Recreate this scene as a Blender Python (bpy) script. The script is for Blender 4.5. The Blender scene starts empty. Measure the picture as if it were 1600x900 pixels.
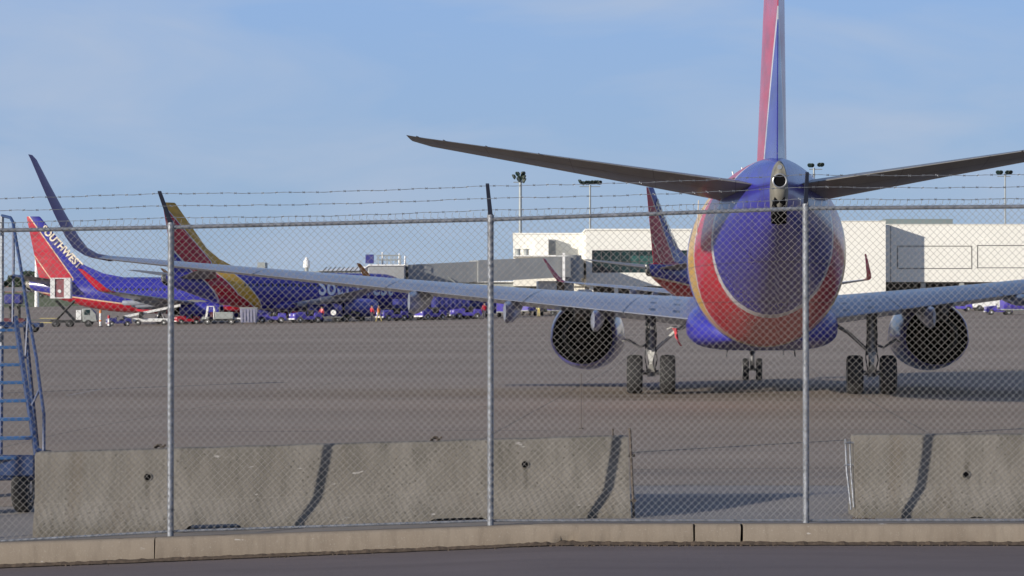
import bpy, math, random
import numpy as np
from mathutils import Vector, Matrix, noise as mnoise
R = math.radians
random.seed(7)
S = bpy.context.scene
C = S.collection

# ------------------------------------------------------------------ camera, sky, sun, exposure
F = 3564.0; EYE = 2.1; HZ = 490.0           # focal length in photo pixels, eye height, horizon row
cam = bpy.data.cameras.new("camera"); co = bpy.data.objects.new("camera", cam); C.objects.link(co)
cam.sensor_width = 36; cam.lens = 36 * F / 1600; cam.clip_start = .5; cam.clip_end = 9000
co.location = (0, 0, EYE); co.rotation_euler = (R(90) + math.atan((HZ - 450) / F), 0, 0)
S.camera = co
SUN_EL = 15.0; SUN_AZ = 180 + 53.0          # compass-style azimuth of the sun measured from +Y clockwise
to_sun = Vector((math.sin(R(SUN_AZ)) * math.cos(R(SUN_EL)), math.cos(R(SUN_AZ)) * math.cos(R(SUN_EL)), math.sin(R(SUN_EL))))
W = bpy.data.worlds.new("World"); S.world = W; W.use_nodes = True
nt = W.node_tree; nt.nodes.clear()
out = nt.nodes.new("ShaderNodeOutputWorld"); bg = nt.nodes.new("ShaderNodeBackground")
sky = nt.nodes.new("ShaderNodeTexSky"); sky.sky_type = 'NISHITA'; sky.sun_disc = False
sky.sun_elevation = R(SUN_EL); sky.sun_rotation = R(SUN_AZ); sky.air_density = 1.0; sky.dust_density = .35; sky.ozone_density = 2.2
tc = nt.nodes.new("ShaderNodeTexCoord"); mp = nt.nodes.new("ShaderNodeMapping"); mp.inputs['Scale'].default_value = (7, 7, 26)
mp.inputs['Location'].default_value = (3.1, .4, .2)
nz = nt.nodes.new("ShaderNodeTexNoise"); nz.inputs['Scale'].default_value = 1.0; nz.inputs['Detail'].default_value = 6; nz.inputs['Roughness'].default_value = .5
nz.inputs['Distortion'].default_value = .5
rp = nt.nodes.new("ShaderNodeValToRGB"); rp.color_ramp.elements[0].position = .40; rp.color_ramp.elements[1].position = .72
rp.color_ramp.elements[0].color = (0, 0, 0, 1); rp.color_ramp.elements[1].color = (.75, .75, .75, 1)
mx = nt.nodes.new("ShaderNodeMix"); mx.data_type = 'RGBA'; mx.inputs[7].default_value = (4.1, 4.9, 6.3, 1)
nt.links.new(tc.outputs['Generated'], mp.inputs[0]); nt.links.new(mp.outputs[0], nz.inputs[0]); nt.links.new(nz.outputs[0], rp.inputs[0])
nt.links.new(rp.outputs[0], mx.inputs[0])
# added sky tint: pale blue low down, darkened overhead to cut fill light
sq = nt.nodes.new("ShaderNodeSeparateXYZ"); nt.links.new(tc.outputs['Generated'], sq.inputs[0])
vr = nt.nodes.new("ShaderNodeValToRGB"); vr.color_ramp.elements[0].position = 0.0; vr.color_ramp.elements[1].position = .16
vr.color_ramp.elements[0].color = (3.0, 4.15, 5.75, 1); vr.color_ramp.elements[1].color = (2.6, 4.15, 7.2, 1)
for _p, _c in ((.30, (.9, 1.75, 4.0, 1)), (.6, (.35, .8, 2.2, 1))): _e = vr.color_ramp.elements.new(_p); _e.color = _c
nt.links.new(sq.outputs[2], vr.inputs[0])
sky_tint = nt.nodes.new("ShaderNodeMix"); sky_tint.data_type = 'RGBA'; sky_tint.inputs[0].default_value = .9
nt.links.new(sky.outputs[0], sky_tint.inputs[6]); nt.links.new(vr.outputs[0], sky_tint.inputs[7]); nt.links.new(sky_tint.outputs[2], mx.inputs[6])
nt.links.new(mx.outputs[2], bg.inputs[0]); nt.links.new(bg.outputs[0], out.inputs[0])
bg.inputs[1].default_value = .102
sl = bpy.data.lights.new("sun", 'SUN'); sl.energy = 5.0; sl.angle = R(.6); sl.color = (1, .92, .80)
so = bpy.data.objects.new("sun", sl); C.objects.link(so); so.rotation_euler = (-to_sun).to_track_quat('-Z', 'Y').to_euler(); so.location = (-60, -40, 60)
S.view_settings.view_transform = 'Standard'; S.view_settings.look = 'None'; S.view_settings.gamma = 1
S.view_settings.use_curve_mapping = False; S.view_settings.exposure = 0.08
S.render.engine = 'CYCLES'

# ------------------------------------------------------------------ placing helpers
def px(x, Y): return (x - 800) / F * Y
def pz(y, Y): return EYE + (HZ - y) / F * Y
def sm(t): t = max(0., min(1., t)); return t * t * (3 - 2 * t)
def hn(X):
    d = .6 - X
    if d <= 0: return 0.
    return -.038 * d * sm(d / 1.2 + .2) if d < 10 else -.38
def KY(X): return 22.34 - .14 * sm((.4 - X) / 5.4)
def hr_(X): return hn(X) * .97
def lerp_tab(tab, v):
    if v <= tab[0][0]: return tab[0][1]
    for (a, b), (c, d) in zip(tab, tab[1:]):
        if v <= c: return b + (d - b) * (v - a) / (c - a)
    return tab[-1][1]
BT = [(90, 0), (120, .22), (255, 1.7), (300, 2.3), (420, 5.3), (700, 12), (900, 15), (5000, 26)]
def H(X, Y):
    near = hn(X) * (1 - sm((Y - 26) / 16)) + .10 * sm((Y - 24.1) / 1.2) * (1 - sm((Y - 27) / 14))
    b = lerp_tab(BT, Y); l = .0225 * max(0, min(1, (Y - 90) / 165))
    return near + b + l * max(-150, min(24, X))

# ------------------------------------------------------------------ materials
def mat(name, col, rough=.6, metal=0., noise=0., nscale=3., bump=0., bscale=30., coat=0., stretch=(1, 1, 1), col2=None, spec=.5, detail=6):
    m = bpy.data.materials.new(name); m.use_nodes = True; t = m.node_tree; b = t.nodes['Principled BSDF']
    b.inputs['Roughness'].default_value = rough; b.inputs['Metallic'].default_value = metal
    b.inputs['Coat Weight'].default_value = coat; b.inputs['Coat Roughness'].default_value = .08
    b.inputs['Specular IOR Level'].default_value = spec
    c = (*col, 1); b.inputs['Base Color'].default_value = c
    g = t.nodes.new("ShaderNodeTexCoord"); mpp = t.nodes.new("ShaderNodeMapping"); mpp.inputs['Scale'].default_value = stretch
    t.links.new(g.outputs['Object'], mpp.inputs[0])
    if noise > 0 or col2:
        n = t.nodes.new("ShaderNodeTexNoise"); n.inputs['Scale'].default_value = nscale; n.inputs['Detail'].default_value = detail; n.inputs['Roughness'].default_value = .6
        t.links.new(mpp.outputs[0], n.inputs[0])
        r = t.nodes.new("ShaderNodeValToRGB"); e = r.color_ramp.elements
        e[0].position = .3; e[1].position = .7
        if col2: e[0].color = (*col2, 1); e[1].color = c
        else:
            e[0].color = (*[x * (1 - noise) for x in col], 1); e[1].color = (*[min(1, x * (1 + noise)) for x in col], 1)
        t.links.new(n.outputs[0], r.inputs[0]); t.links.new(r.outputs[0], b.inputs['Base Color'])
    if bump > 0:
        n2 = t.nodes.new("ShaderNodeTexNoise"); n2.inputs['Scale'].default_value = bscale; n2.inputs['Detail'].default_value = 6
        t.links.new(mpp.outputs[0], n2.inputs[0])
        bp = t.nodes.new("ShaderNodeBump"); bp.inputs['Strength'].default_value = bump; bp.inputs['Distance'].default_value = .02
        t.links.new(n2.outputs[0], bp.inputs['Height']); t.links.new(bp.outputs[0], b.inputs['Normal'])
    return m

class N:                                                   # tiny node-maths helper
    def __init__(s, m): s.t = m.node_tree; s.b = s.t.nodes['Principled BSDF']
    def coord(s, kind='Object'):
        g = s.t.nodes.new("ShaderNodeTexCoord"); q = s.t.nodes.new("ShaderNodeSeparateXYZ"); s.t.links.new(g.outputs[kind], q.inputs[0]); s.vec = g.outputs[kind]
        return q.outputs
    def m(s, op, a, b=0., c=0.):
        n = s.t.nodes.new("ShaderNodeMath"); n.operation = op
        for i, v in enumerate((a, b, c)):
            if isinstance(v, (int, float)): n.inputs[i].default_value = v
            else: s.t.links.new(v, n.inputs[i])
        return n.outputs[0]
    def band(s, v, lo, hi): return s.m('MULTIPLY', s.m('GREATER_THAN', v, lo), s.m('LESS_THAN', v, hi))
    def mix(s, f, a, b):
        n = s.t.nodes.new("ShaderNodeMix"); n.data_type = 'RGBA'
        for i, v in ((0, f), (6, a), (7, b)):
            if isinstance(v, (int, float)): n.inputs[i].default_value = v
            elif isinstance(v, tuple): n.inputs[i].default_value = (*v, 1)
            else: s.t.links.new(v, n.inputs[i])
        return n.outputs[2]
    def noise(s, scale, stretch=(1, 1, 1), detail=5, rough=.55):
        mpp = s.t.nodes.new("ShaderNodeMapping"); mpp.inputs['Scale'].default_value = stretch; s.t.links.new(s.vec, mpp.inputs[0])
        n = s.t.nodes.new("ShaderNodeTexNoise"); n.inputs['Scale'].default_value = scale; n.inputs['Detail'].default_value = detail; n.inputs['Roughness'].default_value = rough
        s.t.links.new(mpp.outputs[0], n.inputs[0]); return n.outputs[0]
    def ramp(s, v, lo, hi):
        n = s.t.nodes.new("ShaderNodeMapRange"); n.inputs[1].default_value = lo; n.inputs[2].default_value = hi; s.t.links.new(v, n.inputs[0]); return n.outputs[0]

BLUE = (.030, .028, .29); RED = (.47, .009, .03); GOLD = (.62, .36, .035); SILVER = (.62, .6, .62); CREAM = (.72, .52, .36)
def livery(name, kind):
    m = mat(name, BLUE, rough=.34, coat=.22); n = N(m); x, y, z = n.coord()
    n.b.inputs['Coat Roughness'].default_value = .12
    dirt = n.ramp(n.noise(.9, (1, .3, 1)), .35, .7)
    if kind == 'heart':
        p = n.m('ADD', y, n.m('SUBTRACT', z, 3.4))
        c = n.mix(n.band(p, -11.2, -8.9), BLUE, RED)
        fz = n.ramp(z, 5.0, 6.4); lo = n.m('ADD', n.m('ADD', -8.65, n.m('MULTIPLY', fz, .95)), n.m('MULTIPLY', n.m('MAXIMUM', n.m('SUBTRACT', 2.9, z), 0.), 1.0)); hi = n.m('ADD', -6.5, n.m('MULTIPLY', n.m('GREATER_THAN', z, 5.42), 9.))
        c = n.mix(n.m('MULTIPLY', n.m('GREATER_THAN', p, -8.95), n.m('LESS_THAN', p, lo)), c, RED)
        c = n.mix(n.m('MULTIPLY', n.m('GREATER_THAN', p, lo), n.m('LESS_THAN', p, hi)), c, GOLD)
        pl_ = n.m('SUBTRACT', p, lo); c = n.mix(n.band(pl_, -.07, .07), c, SILVER)
        for q, w in ((-11.2, .1), (-6.5, .06)): c = n.mix(n.m('MULTIPLY', n.band(p, q - w, q + w), n.m('MAXIMUM', n.m('LESS_THAN', z, 5.42), float(q < -10))), c, SILVER)
    else:
        p = n.m('ADD', y, n.m('MULTIPLY', n.m('SUBTRACT', z, 3.4), .74))
        up = n.m('GREATER_THAN', z, 5.0)
        rf = n.m('MULTIPLY', n.m('LESS_THAN', p, -9.6), up)
        bl = n.m('ADD', 2.15, n.m('MULTIPLY', n.m('MAXIMUM', n.m('SUBTRACT', -4., y), 0.), .13))
        d = n.m('SUBTRACT', z, bl)
        c = n.mix(n.m('LESS_THAN', d, 0.), BLUE, RED); c = n.mix(n.band(d, 0, .16), c, CREAM)
        c = n.mix(rf, c, RED)
        c = n.mix(n.m('MULTIPLY', n.band(p, -9.70, -9.54), up), c, CREAM)
        c = n.mix(n.m('MULTIPLY', n.band(p, -12.45, -12.3), up), c, CREAM)
    # cabin windows: a row of small dark ovals
    wy = n.m('ABSOLUTE', n.m('SUBTRACT', n.m('FRACT', n.m('MULTIPLY', y, 1.97)), .5))
    wz = n.m('ABSOLUTE', n.m('SUBTRACT', z, 3.95))
    w = n.m('MULTIPLY', n.m('MULTIPLY', n.m('LESS_THAN', wy, .22), n.m('LESS_THAN', wz, .15)), n.band(y, -7.5, 12.5))
    c = n.mix(w, c, (.02, .02, .03))
    # faint panel joints round the barrel
    pj = n.m('LESS_THAN', n.m('ABSOLUTE', n.m('SUBTRACT', n.m('FRACT', n.m('MULTIPLY', y, .41)), .5)), .004)
    c = n.mix(n.m('MULTIPLY', pj, .7), c, (.02, .02, .03))
    # lengthwise lap joints, rivet rows, small access panels, sooty streaks towards the tail
    for q in (2.35, 3.15, 4.55):
        lj = n.m('LESS_THAN', n.m('ABSOLUTE', n.m('SUBTRACT', z, q)), .012); c = n.mix(n.m('MULTIPLY', lj, .45), c, (.02, .02, .03))
    rv = n.m('MULTIPLY', n.m('LESS_THAN', n.m('ABSOLUTE', n.m('SUBTRACT', n.m('FRACT', n.m('MULTIPLY', y, 4.)), .5)), .12), n.m('LESS_THAN', n.m('ABSOLUTE', n.m('SUBTRACT', n.m('FRACT', n.m('MULTIPLY', z, 2.2)), .5)), .035))
    c = n.mix(n.m('MULTIPLY', rv, .22), c, (.25, .25, .3))
    ax = n.m('ABSOLUTE', n.m('SUBTRACT', x, -.25))
    for (cy, cz, hw_, hh_) in ((-13.2, 3.4, .24, .18), (-10.9, 2.75, .3, .2), (-12.0, 4.1, .22, .3)):
        e1 = n.m('ABSOLUTE', n.m('SUBTRACT', y, cy)); e2 = n.m('ABSOLUTE', n.m('SUBTRACT', z, cz)); ins = n.m('MULTIPLY', n.m('LESS_THAN', e1, hw_), n.m('LESS_THAN', e2, hh_)); inn = n.m('MULTIPLY', n.m('LESS_THAN', e1, hw_ - .03), n.m('LESS_THAN', e2, hh_ - .015))
        c = n.mix(n.m('MULTIPLY', n.m('SUBTRACT', ins, inn), .6), c, (.015, .015, .02))
    soot = n.m('MULTIPLY', n.m('MULTIPLY', n.ramp(n.noise(2.6, (3, .25, .8), 6, .65), .42, .75), n.ramp(y, -6., -13.)), .55)
    c = n.mix(soot, c, (.03, .028, .03))
    m.node_tree.links.new(c, n.b.inputs['Base Color'])
    m.node_tree.links.new(n.m('ADD', n.m('MULTIPLY', dirt, .14), .24), n.b.inputs['Roughness'])
    return m

M = {}
M['heart'] = livery('heart_paint', 'heart'); M['canyon'] = livery('canyon_paint', 'canyon')
M['blue'] = mat('blue_paint', BLUE, .35, coat=.2, noise=.06)
M['red'] = mat('red_paint', RED, .35, coat=.3, noise=.06)
M['nacelle'] = mat('nacelle_paint', (.10, .10, .42), .28, coat=.5, noise=.08)
M['orange'] = mat('winglet_orange', (.36, .14, .03), .4, coat=.3, noise=.05)
M['wgblue'] = mat('winglet_blue', (.12, .07, .20), .5, coat=.1, noise=.1, nscale=1.5)
M['metal'] = mat('bare_metal', (.5, .5, .5), .35, .8, noise=.15)
M['strutm'] = mat('gear_metal', (.16, .16, .165), .45, .3, noise=.3, nscale=8)
M['gearwhite'] = mat('gear_white', (.5, .5, .47), .5, noise=.15, nscale=9)
M['apu'] = mat('apu_fairing', (.19, .18, .15), .5, .2, noise=.2, nscale=4)
M['tyre'] = mat('tyre_rubber', (.022, .022, .023), .8, noise=.3, nscale=12)
M['dark'] = mat('dark_interior', (.005, .005, .006), .9, noise=.2, spec=.05)
M['darkmetal'] = mat('burnt_metal', (.005, .005, .005), .8, .0, noise=.3, spec=.15)
M['stab'] = mat('stabiliser_grey', (.17, .165, .155), .42, noise=.12, nscale=1.4, stretch=(1, 3, 1), coat=.1)
M['galv'] = mat('galvanised', (.22, .235, .265), .5, .35, noise=.4, nscale=16)
M['wire'] = mat('mesh_wire', (.21, .20, .195), .6, .1, noise=.2, nscale=9)
M['arm'] = mat('dark_arm', (.018, .024, .045), .6, noise=.2)
M['barb'] = mat('barbed_wire', (.20, .21, .23), .5, .5, noise=.2)
M['white'] = mat('white_paint', (.78, .78, .76), .45, noise=.04)
M['cream'] = mat('cream_wall', (.80, .785, .72), .8, noise=.035, nscale=.25, bump=.1, bscale=4)
M['jet'] = mat('jetway_grey', (.30, .31, .31), .5, noise=.08, nscale=.6)
M['pent'] = mat('penthouse_grey', (.17, .21, .21), .6, noise=.06, nscale=.3)
M['glass'] = mat('dark_glass', (.012, .03, .03), .12, noise=.5, nscale=.35)
M['glassg'] = mat('green_glass', (.03, .10, .09), .15, noise=.3, nscale=.5)
M['groove'] = mat('joint_dark', (.05, .05, .05), .8, noise=.1)
M['purple'] = mat('cart_purple', (.085, .065, .42), .45, noise=.1, coat=.1)
M['navy'] = mat('cart_navy', (.03, .033, .19), .6, noise=.15)
M['greyp'] = mat('grey_paint', (.32, .34, .33), .5, noise=.08)
M['bin'] = mat('bin_plastic', (.25, .25, .34), .6, noise=.15, nscale=2)
M['black'] = mat('black_paint', (.02, .02, .02), .5, noise=.1)
M['ladder'] = mat('ladder_blue', (.02, .045, .13), .45, noise=.18, nscale=6)
M['step'] = mat('step_blue', (.05, .15, .34), .5, noise=.15, nscale=8)
M['orangevest'] = mat('vest_orange', (.8, .26, .06), .7, noise=.05)
M['yellow'] = mat('vest_yellow', (.75, .72, .30), .7, noise=.05)
M['khaki'] = mat('trousers_khaki', (.5, .42, .16), .8, noise=.1)
M['trouser'] = mat('trousers_dark', (.03, .03, .05), .8, noise=.1)
M['skin'] = mat('skin', (.42, .25, .17), .6, noise=.04)
M['hair'] = mat('hair', (.02, .015, .012), .7, noise=.1)
M['amber'] = mat('lens_red', (.5, .05, .05), .2, noise=.05)
M['case'] = mat('suitcase_cloth', (.10, .02, .03), .7, noise=.2)
M['case2'] = mat('suitcase_red', (.6, .04, .06), .6, noise=.1)
M['steel'] = mat('rusty_steel', (.09, .07, .055), .7, .3, noise=.4, nscale=20)
M['bark'] = mat('bark', (.09, .07, .05), .9, noise=.3)
M['brick'] = mat('far_brick', (.28, .14, .11), .9, noise=.15, nscale=.3)
M['leaf'] = mat('leaf', (.055, .085, .045), .9, noise=.35, nscale=.5)
M['lampgrey'] = mat('lamp_housing', (.06, .075, .06), .5, noise=.15)
M['pole'] = mat('pole_grey', (.30, .33, .34), .5, .2, noise=.1)
M['silvert'] = mat('silver_lettering', (.85, .85, .88), .5, noise=.04)
M['goldt'] = mat('gold_lettering', (.80, .70, .55), .45, noise=.04)

def stabmat():
    m = M['stab']; n = N(m); x, y, z = n.coord(); ax = n.m('ABSOLUTE', x)
    te = n.m('ADD', -14.78, n.m('MULTIPLY', ax, -.2336))
    ln = n.m('LESS_THAN', n.m('ABSOLUTE', n.m('SUBTRACT', n.m('SUBTRACT', y, te), n.m('SUBTRACT', 1.25, n.m('MULTIPLY', ax, .11)))), .03)
    pj = n.m('LESS_THAN', n.m('ABSOLUTE', n.m('SUBTRACT', n.m('FRACT', n.m('MULTIPLY', ax, .62)), .5)), .006)
    old = n.b.inputs['Base Color'].links[0].from_socket
    st = n.m('MULTIPLY', n.ramp(n.noise(1.6, (2.5, .3, 1), 5, .65), .45, .75), .5)
    c = n.mix(st, old, (.07, .062, .05)); c = n.mix(n.m('MULTIPLY', n.m('MAXIMUM', ln, pj), .7), c, (.02, .02, .02))
    m.node_tree.links.new(c, n.b.inputs['Base Color'])
stabmat()
def wingmat():
    m = mat('wing_grey', (.36, .38, .42), .30, coat=.25); n = N(m); x, y, z = n.coord()
    ax = n.m('ABSOLUTE', x)
    base = n.mix(n.ramp(n.noise(1.1, (1, .35, 1)), .3, .7), (.20, .225, .285), (.27, .295, .36))
    for g, w in ((3.55, .02), (6.15, .025), (9.6, .02), (12.9, .025)):
        s = n.m('MULTIPLY', n.m('SUBTRACT', y, -1.2), .12)
        base = n.mix(n.m('MULTIPLY', n.m('LESS_THAN', n.m('ABSOLUTE', n.m('SUBTRACT', n.m('ADD', ax, s), g)), w), n.m('LESS_THAN', y, 1.6)), base, (.03, .04, .06))
    # hinge line running along the span
    te = n.m('ADD', n.m('MULTIPLY', n.m('MAXIMUM', n.m('SUBTRACT', ax, 5.8), 0.), -.155), -.15)
    hl = n.m('LESS_THAN', n.m('ABSOLUTE', n.m('SUBTRACT', y, te)), .025)
    base = n.mix(n.m('MULTIPLY', hl, .7), base, (.04, .05, .09))
    # fastener spots on the inboard flap
    fx = n.m('ABSOLUTE', n.m('SUBTRACT', n.m('FRACT', n.m('MULTIPLY', ax, 1.6)), .5)); fy = n.m('ABSOLUTE', n.m('SUBTRACT', n.m('FRACT', n.m('MULTIPLY', y, .9)), .5))
    sp = n.m('MULTIPLY', n.m('MULTIPLY', n.m('LESS_THAN', fx, .14), n.m('LESS_THAN', fy, .16)), n.m('MULTIPLY', n.band(ax, 2.1, 3.3), n.m('LESS_THAN', y, 2.5)))
    base = n.mix(sp, base, (.03, .04, .06))
    m.node_tree.links.new(base, n.b.inputs['Base Color']); return m
M['wing'] = wingmat()

def apronmat():
    m = mat('apron_concrete', (.2, .19, .18), .85, spec=.25); n = N(m); x, y, z = n.coord()
    a = n.ramp(n.noise(.12, (.25, 1.2, 1), 7, .6), .3, .7)
    b = n.ramp(n.noise(1.3, (.35, 1, 1), 6, .65), .3, .7)
    c = n.mix(a, (.26, .204, .156), (.335, .275, .218))
    c = n.mix(n.m('MULTIPLY', b, .35), c, (.155, .142, .132))
    g = n.noise(28, (1, 1, 1), 3, .7)
    c = n.mix(n.m('MULTIPLY', n.ramp(g, .5, .8), .35), c, (.30, .28, .27))
    # slab joints
    u = n.m('ADD', n.m('MULTIPLY', x, .996), n.m('MULTIPLY', y, -.087)); v = n.m('ADD', n.m('MULTIPLY', y, .996), n.m('MULTIPLY', x, .087))
    for q in (u, v):
        j = n.m('LESS_THAN', n.m('ABSOLUTE', n.m('SUBTRACT', n.m('FRACT', n.m('MULTIPLY', q, 1 / 7.6)), .5)), .004)
        c = n.mix(n.m('MULTIPLY', j, .45), c, (.08, .075, .07))
    # oil and rubber stain left under the parking spot
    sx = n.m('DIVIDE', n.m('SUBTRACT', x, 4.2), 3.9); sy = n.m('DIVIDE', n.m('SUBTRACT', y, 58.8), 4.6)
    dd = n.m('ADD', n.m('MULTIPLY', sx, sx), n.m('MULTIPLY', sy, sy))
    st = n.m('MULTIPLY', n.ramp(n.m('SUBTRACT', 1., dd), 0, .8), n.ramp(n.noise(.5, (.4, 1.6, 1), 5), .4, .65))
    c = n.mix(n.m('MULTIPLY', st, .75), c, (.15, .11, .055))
    wb = n.ramp(n.noise(.05, (.12, 1.6, 1), 4, .5), .42, .62); c = n.mix(n.m('MULTIPLY', wb, .28), c, (.14, .112, .09))
    # small oil spots and rubber marks
    v = n.t.nodes.new("ShaderNodeTexVoronoi"); v.inputs['Scale'].default_value = .45; n.t.links.new(n.vec, v.inputs['Vector'])
    osp = n.m('MULTIPLY', n.m('LESS_THAN', n.m('ADD', v.outputs['Distance'], n.m('MULTIPLY', n.noise(4, (1, 1, 1), 3), .25)), .26), n.ramp(n.noise(.15, (1, 1, 1), 2), .5, .6))
    c = n.mix(n.m('MULTIPLY', osp, .4), c, (.07, .06, .05))
    for off, k, wd in ((3., .9, .10), (11., .35, .14), (19., -.25, .12), (34., -.6, .12)):
        t = n.m('ADD', n.m('SUBTRACT', y, 30. + off), n.m('ADD', n.m('MULTIPLY', x, -k * .12), n.m('MULTIPLY', n.m('MULTIPLY', x, x), .002 * k)))
        tm = n.m('MULTIPLY', n.m('LESS_THAN', n.m('ABSOLUTE', t), wd), n.ramp(n.noise(.3, (1, 1, 1), 4), .45, .62)); c = n.mix(n.m('MULTIPLY', tm, .4), c, (.09, .08, .075))
    m.node_tree.links.new(c, n.b.inputs['Base Color'])
    bp = m.node_tree.nodes.new("ShaderNodeBump"); bp.inputs['Strength'].default_value = .25; bp.inputs['Distance'].default_value = .01
    m.node_tree.links.new(g, bp.inputs['Height']); m.node_tree.links.new(bp.outputs[0], n.b.inputs['Normal'])
    return m
M['apron'] = apronmat()
M['road'] = mat('asphalt', (.14, .118, .12), .8, noise=.14, nscale=1.2, stretch=(.3, 1.5, 1), bump=.3, bscale=60, spec=.3)
M['pave'] = mat('pavement_concrete', (.24, .22, .205), .85, noise=.12, nscale=1.5, bump=.2, bscale=60)
M['grass'] = mat('grass', (.085, .11, .035), .95, col2=(.12, .13, .05), nscale=.06, stretch=(.3, 2, 1))
M['soil'] = mat('soil', (.14, .13, .09), .95, noise=.2, nscale=.02)
M['dark_line'] = mat('dark_line', (.035, .032, .032), .7, noise=.2)
M['farroad'] = mat('far_taxiway', (.27, .26, .25), .9, noise=.05, nscale=.1)

def concmat(name, c1, c2, c3):
    m = mat(name, c1, .9, spec=.2); n = N(m); x, y, z = n.coord()
    a = n.ramp(n.noise(2.2, (1, 1, .45), 7, .62), .32, .68)
    c = n.mix(a, c1, c2)
    b = n.ramp(n.noise(9, (1.3, 1, .2), 4, .6), .48, .72)
    c = n.mix(n.m('MULTIPLY', b, .45), c, c3)
    top = n.m('MULTIPLY', n.ramp(z, .45, .86), n.ramp(n.noise(5, (1, 1, .35), 5), .42, .62))
    c = n.mix(n.m('MULTIPLY', top, .55), c, c3)
    g = n.noise(70, (1, 1, 1), 4, .7)
    c = n.mix(n.m('MULTIPLY', n.ramp(g, .58, .75), .5), c, (.46, .44, .39))
    if name == 'barrier_concrete':
        for hx, hz in ((1.17, .58), (5.08, .60)):
            dx_ = n.m('ABSOLUTE', n.m('ADD', n.m('SUBTRACT', x, hx), n.m('MULTIPLY', n.m('SUBTRACT', n.noise(5, (1, 1, 1), 2), .5), .06)))
            dr_ = n.m('MULTIPLY', n.m('MULTIPLY', n.ramp(dx_, .035, .01), n.m('LESS_THAN', z, hz)), n.ramp(z, hz - .38, hz)); c = n.mix(n.m('MULTIPLY', dr_, .55), c, (.07, .062, .05))
        cm_ = n.m('LESS_THAN', n.m('ABSOLUTE', n.m('SUBTRACT', z, .335)), .006); c = n.mix(n.m('MULTIPLY', cm_, .12), c, (.36, .34, .3))
        pit = n.t.nodes.new("ShaderNodeTexVoronoi"); pit.inputs['Scale'].default_value = 16; n.t.links.new(n.vec, pit.inputs['Vector'])
        pt_ = n.m('MULTIPLY', n.m('LESS_THAN', pit.outputs['Distance'], .2), n.m('GREATER_THAN', n.noise(2.2, (1, 1, 1), 2), .52)); c = n.mix(n.m('MULTIPLY', pt_, .5), c, (.07, .065, .055))
        rr_ = n.m('MULTIPLY', n.ramp(n.noise(1.6, (2.2, 1, .08), 4, .6), .56, .72), .5); c = n.mix(n.m('MULTIPLY', rr_, .6), c, (.12, .09, .06))
        ft_ = n.m('MULTIPLY', n.ramp(z, .22, .0), n.ramp(n.noise(4, (1, 1, 1), 5), .35, .6)); c = n.mix(n.m('MULTIPLY', ft_, .6), c, (.08, .075, .06))
    sc = n.ramp(n.noise(6, (1, 1, 2.5), 3, .5), .70, .74); c = n.mix(n.m('MULTIPLY', sc, .6), c, (.48, .46, .44))
    m.node_tree.links.new(c, n.b.inputs['Base Color'])
    bp = m.node_tree.nodes.new("ShaderNodeBump"); bp.inputs['Strength'].default_value = .5; bp.inputs['Distance'].default_value = .006
    m.node_tree.links.new(g, bp.inputs['Height']); m.node_tree.links.new(bp.outputs[0], n.b.inputs['Normal'])
    return m
M['barrier'] = concmat('barrier_concrete', (.175, .160, .138), (.24, .222, .195), (.098, .092, .078))
M['kerb'] = concmat('kerb_concrete', (.215, .178, .14), (.265, .224, .178), (.15, .122, .095))

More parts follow.
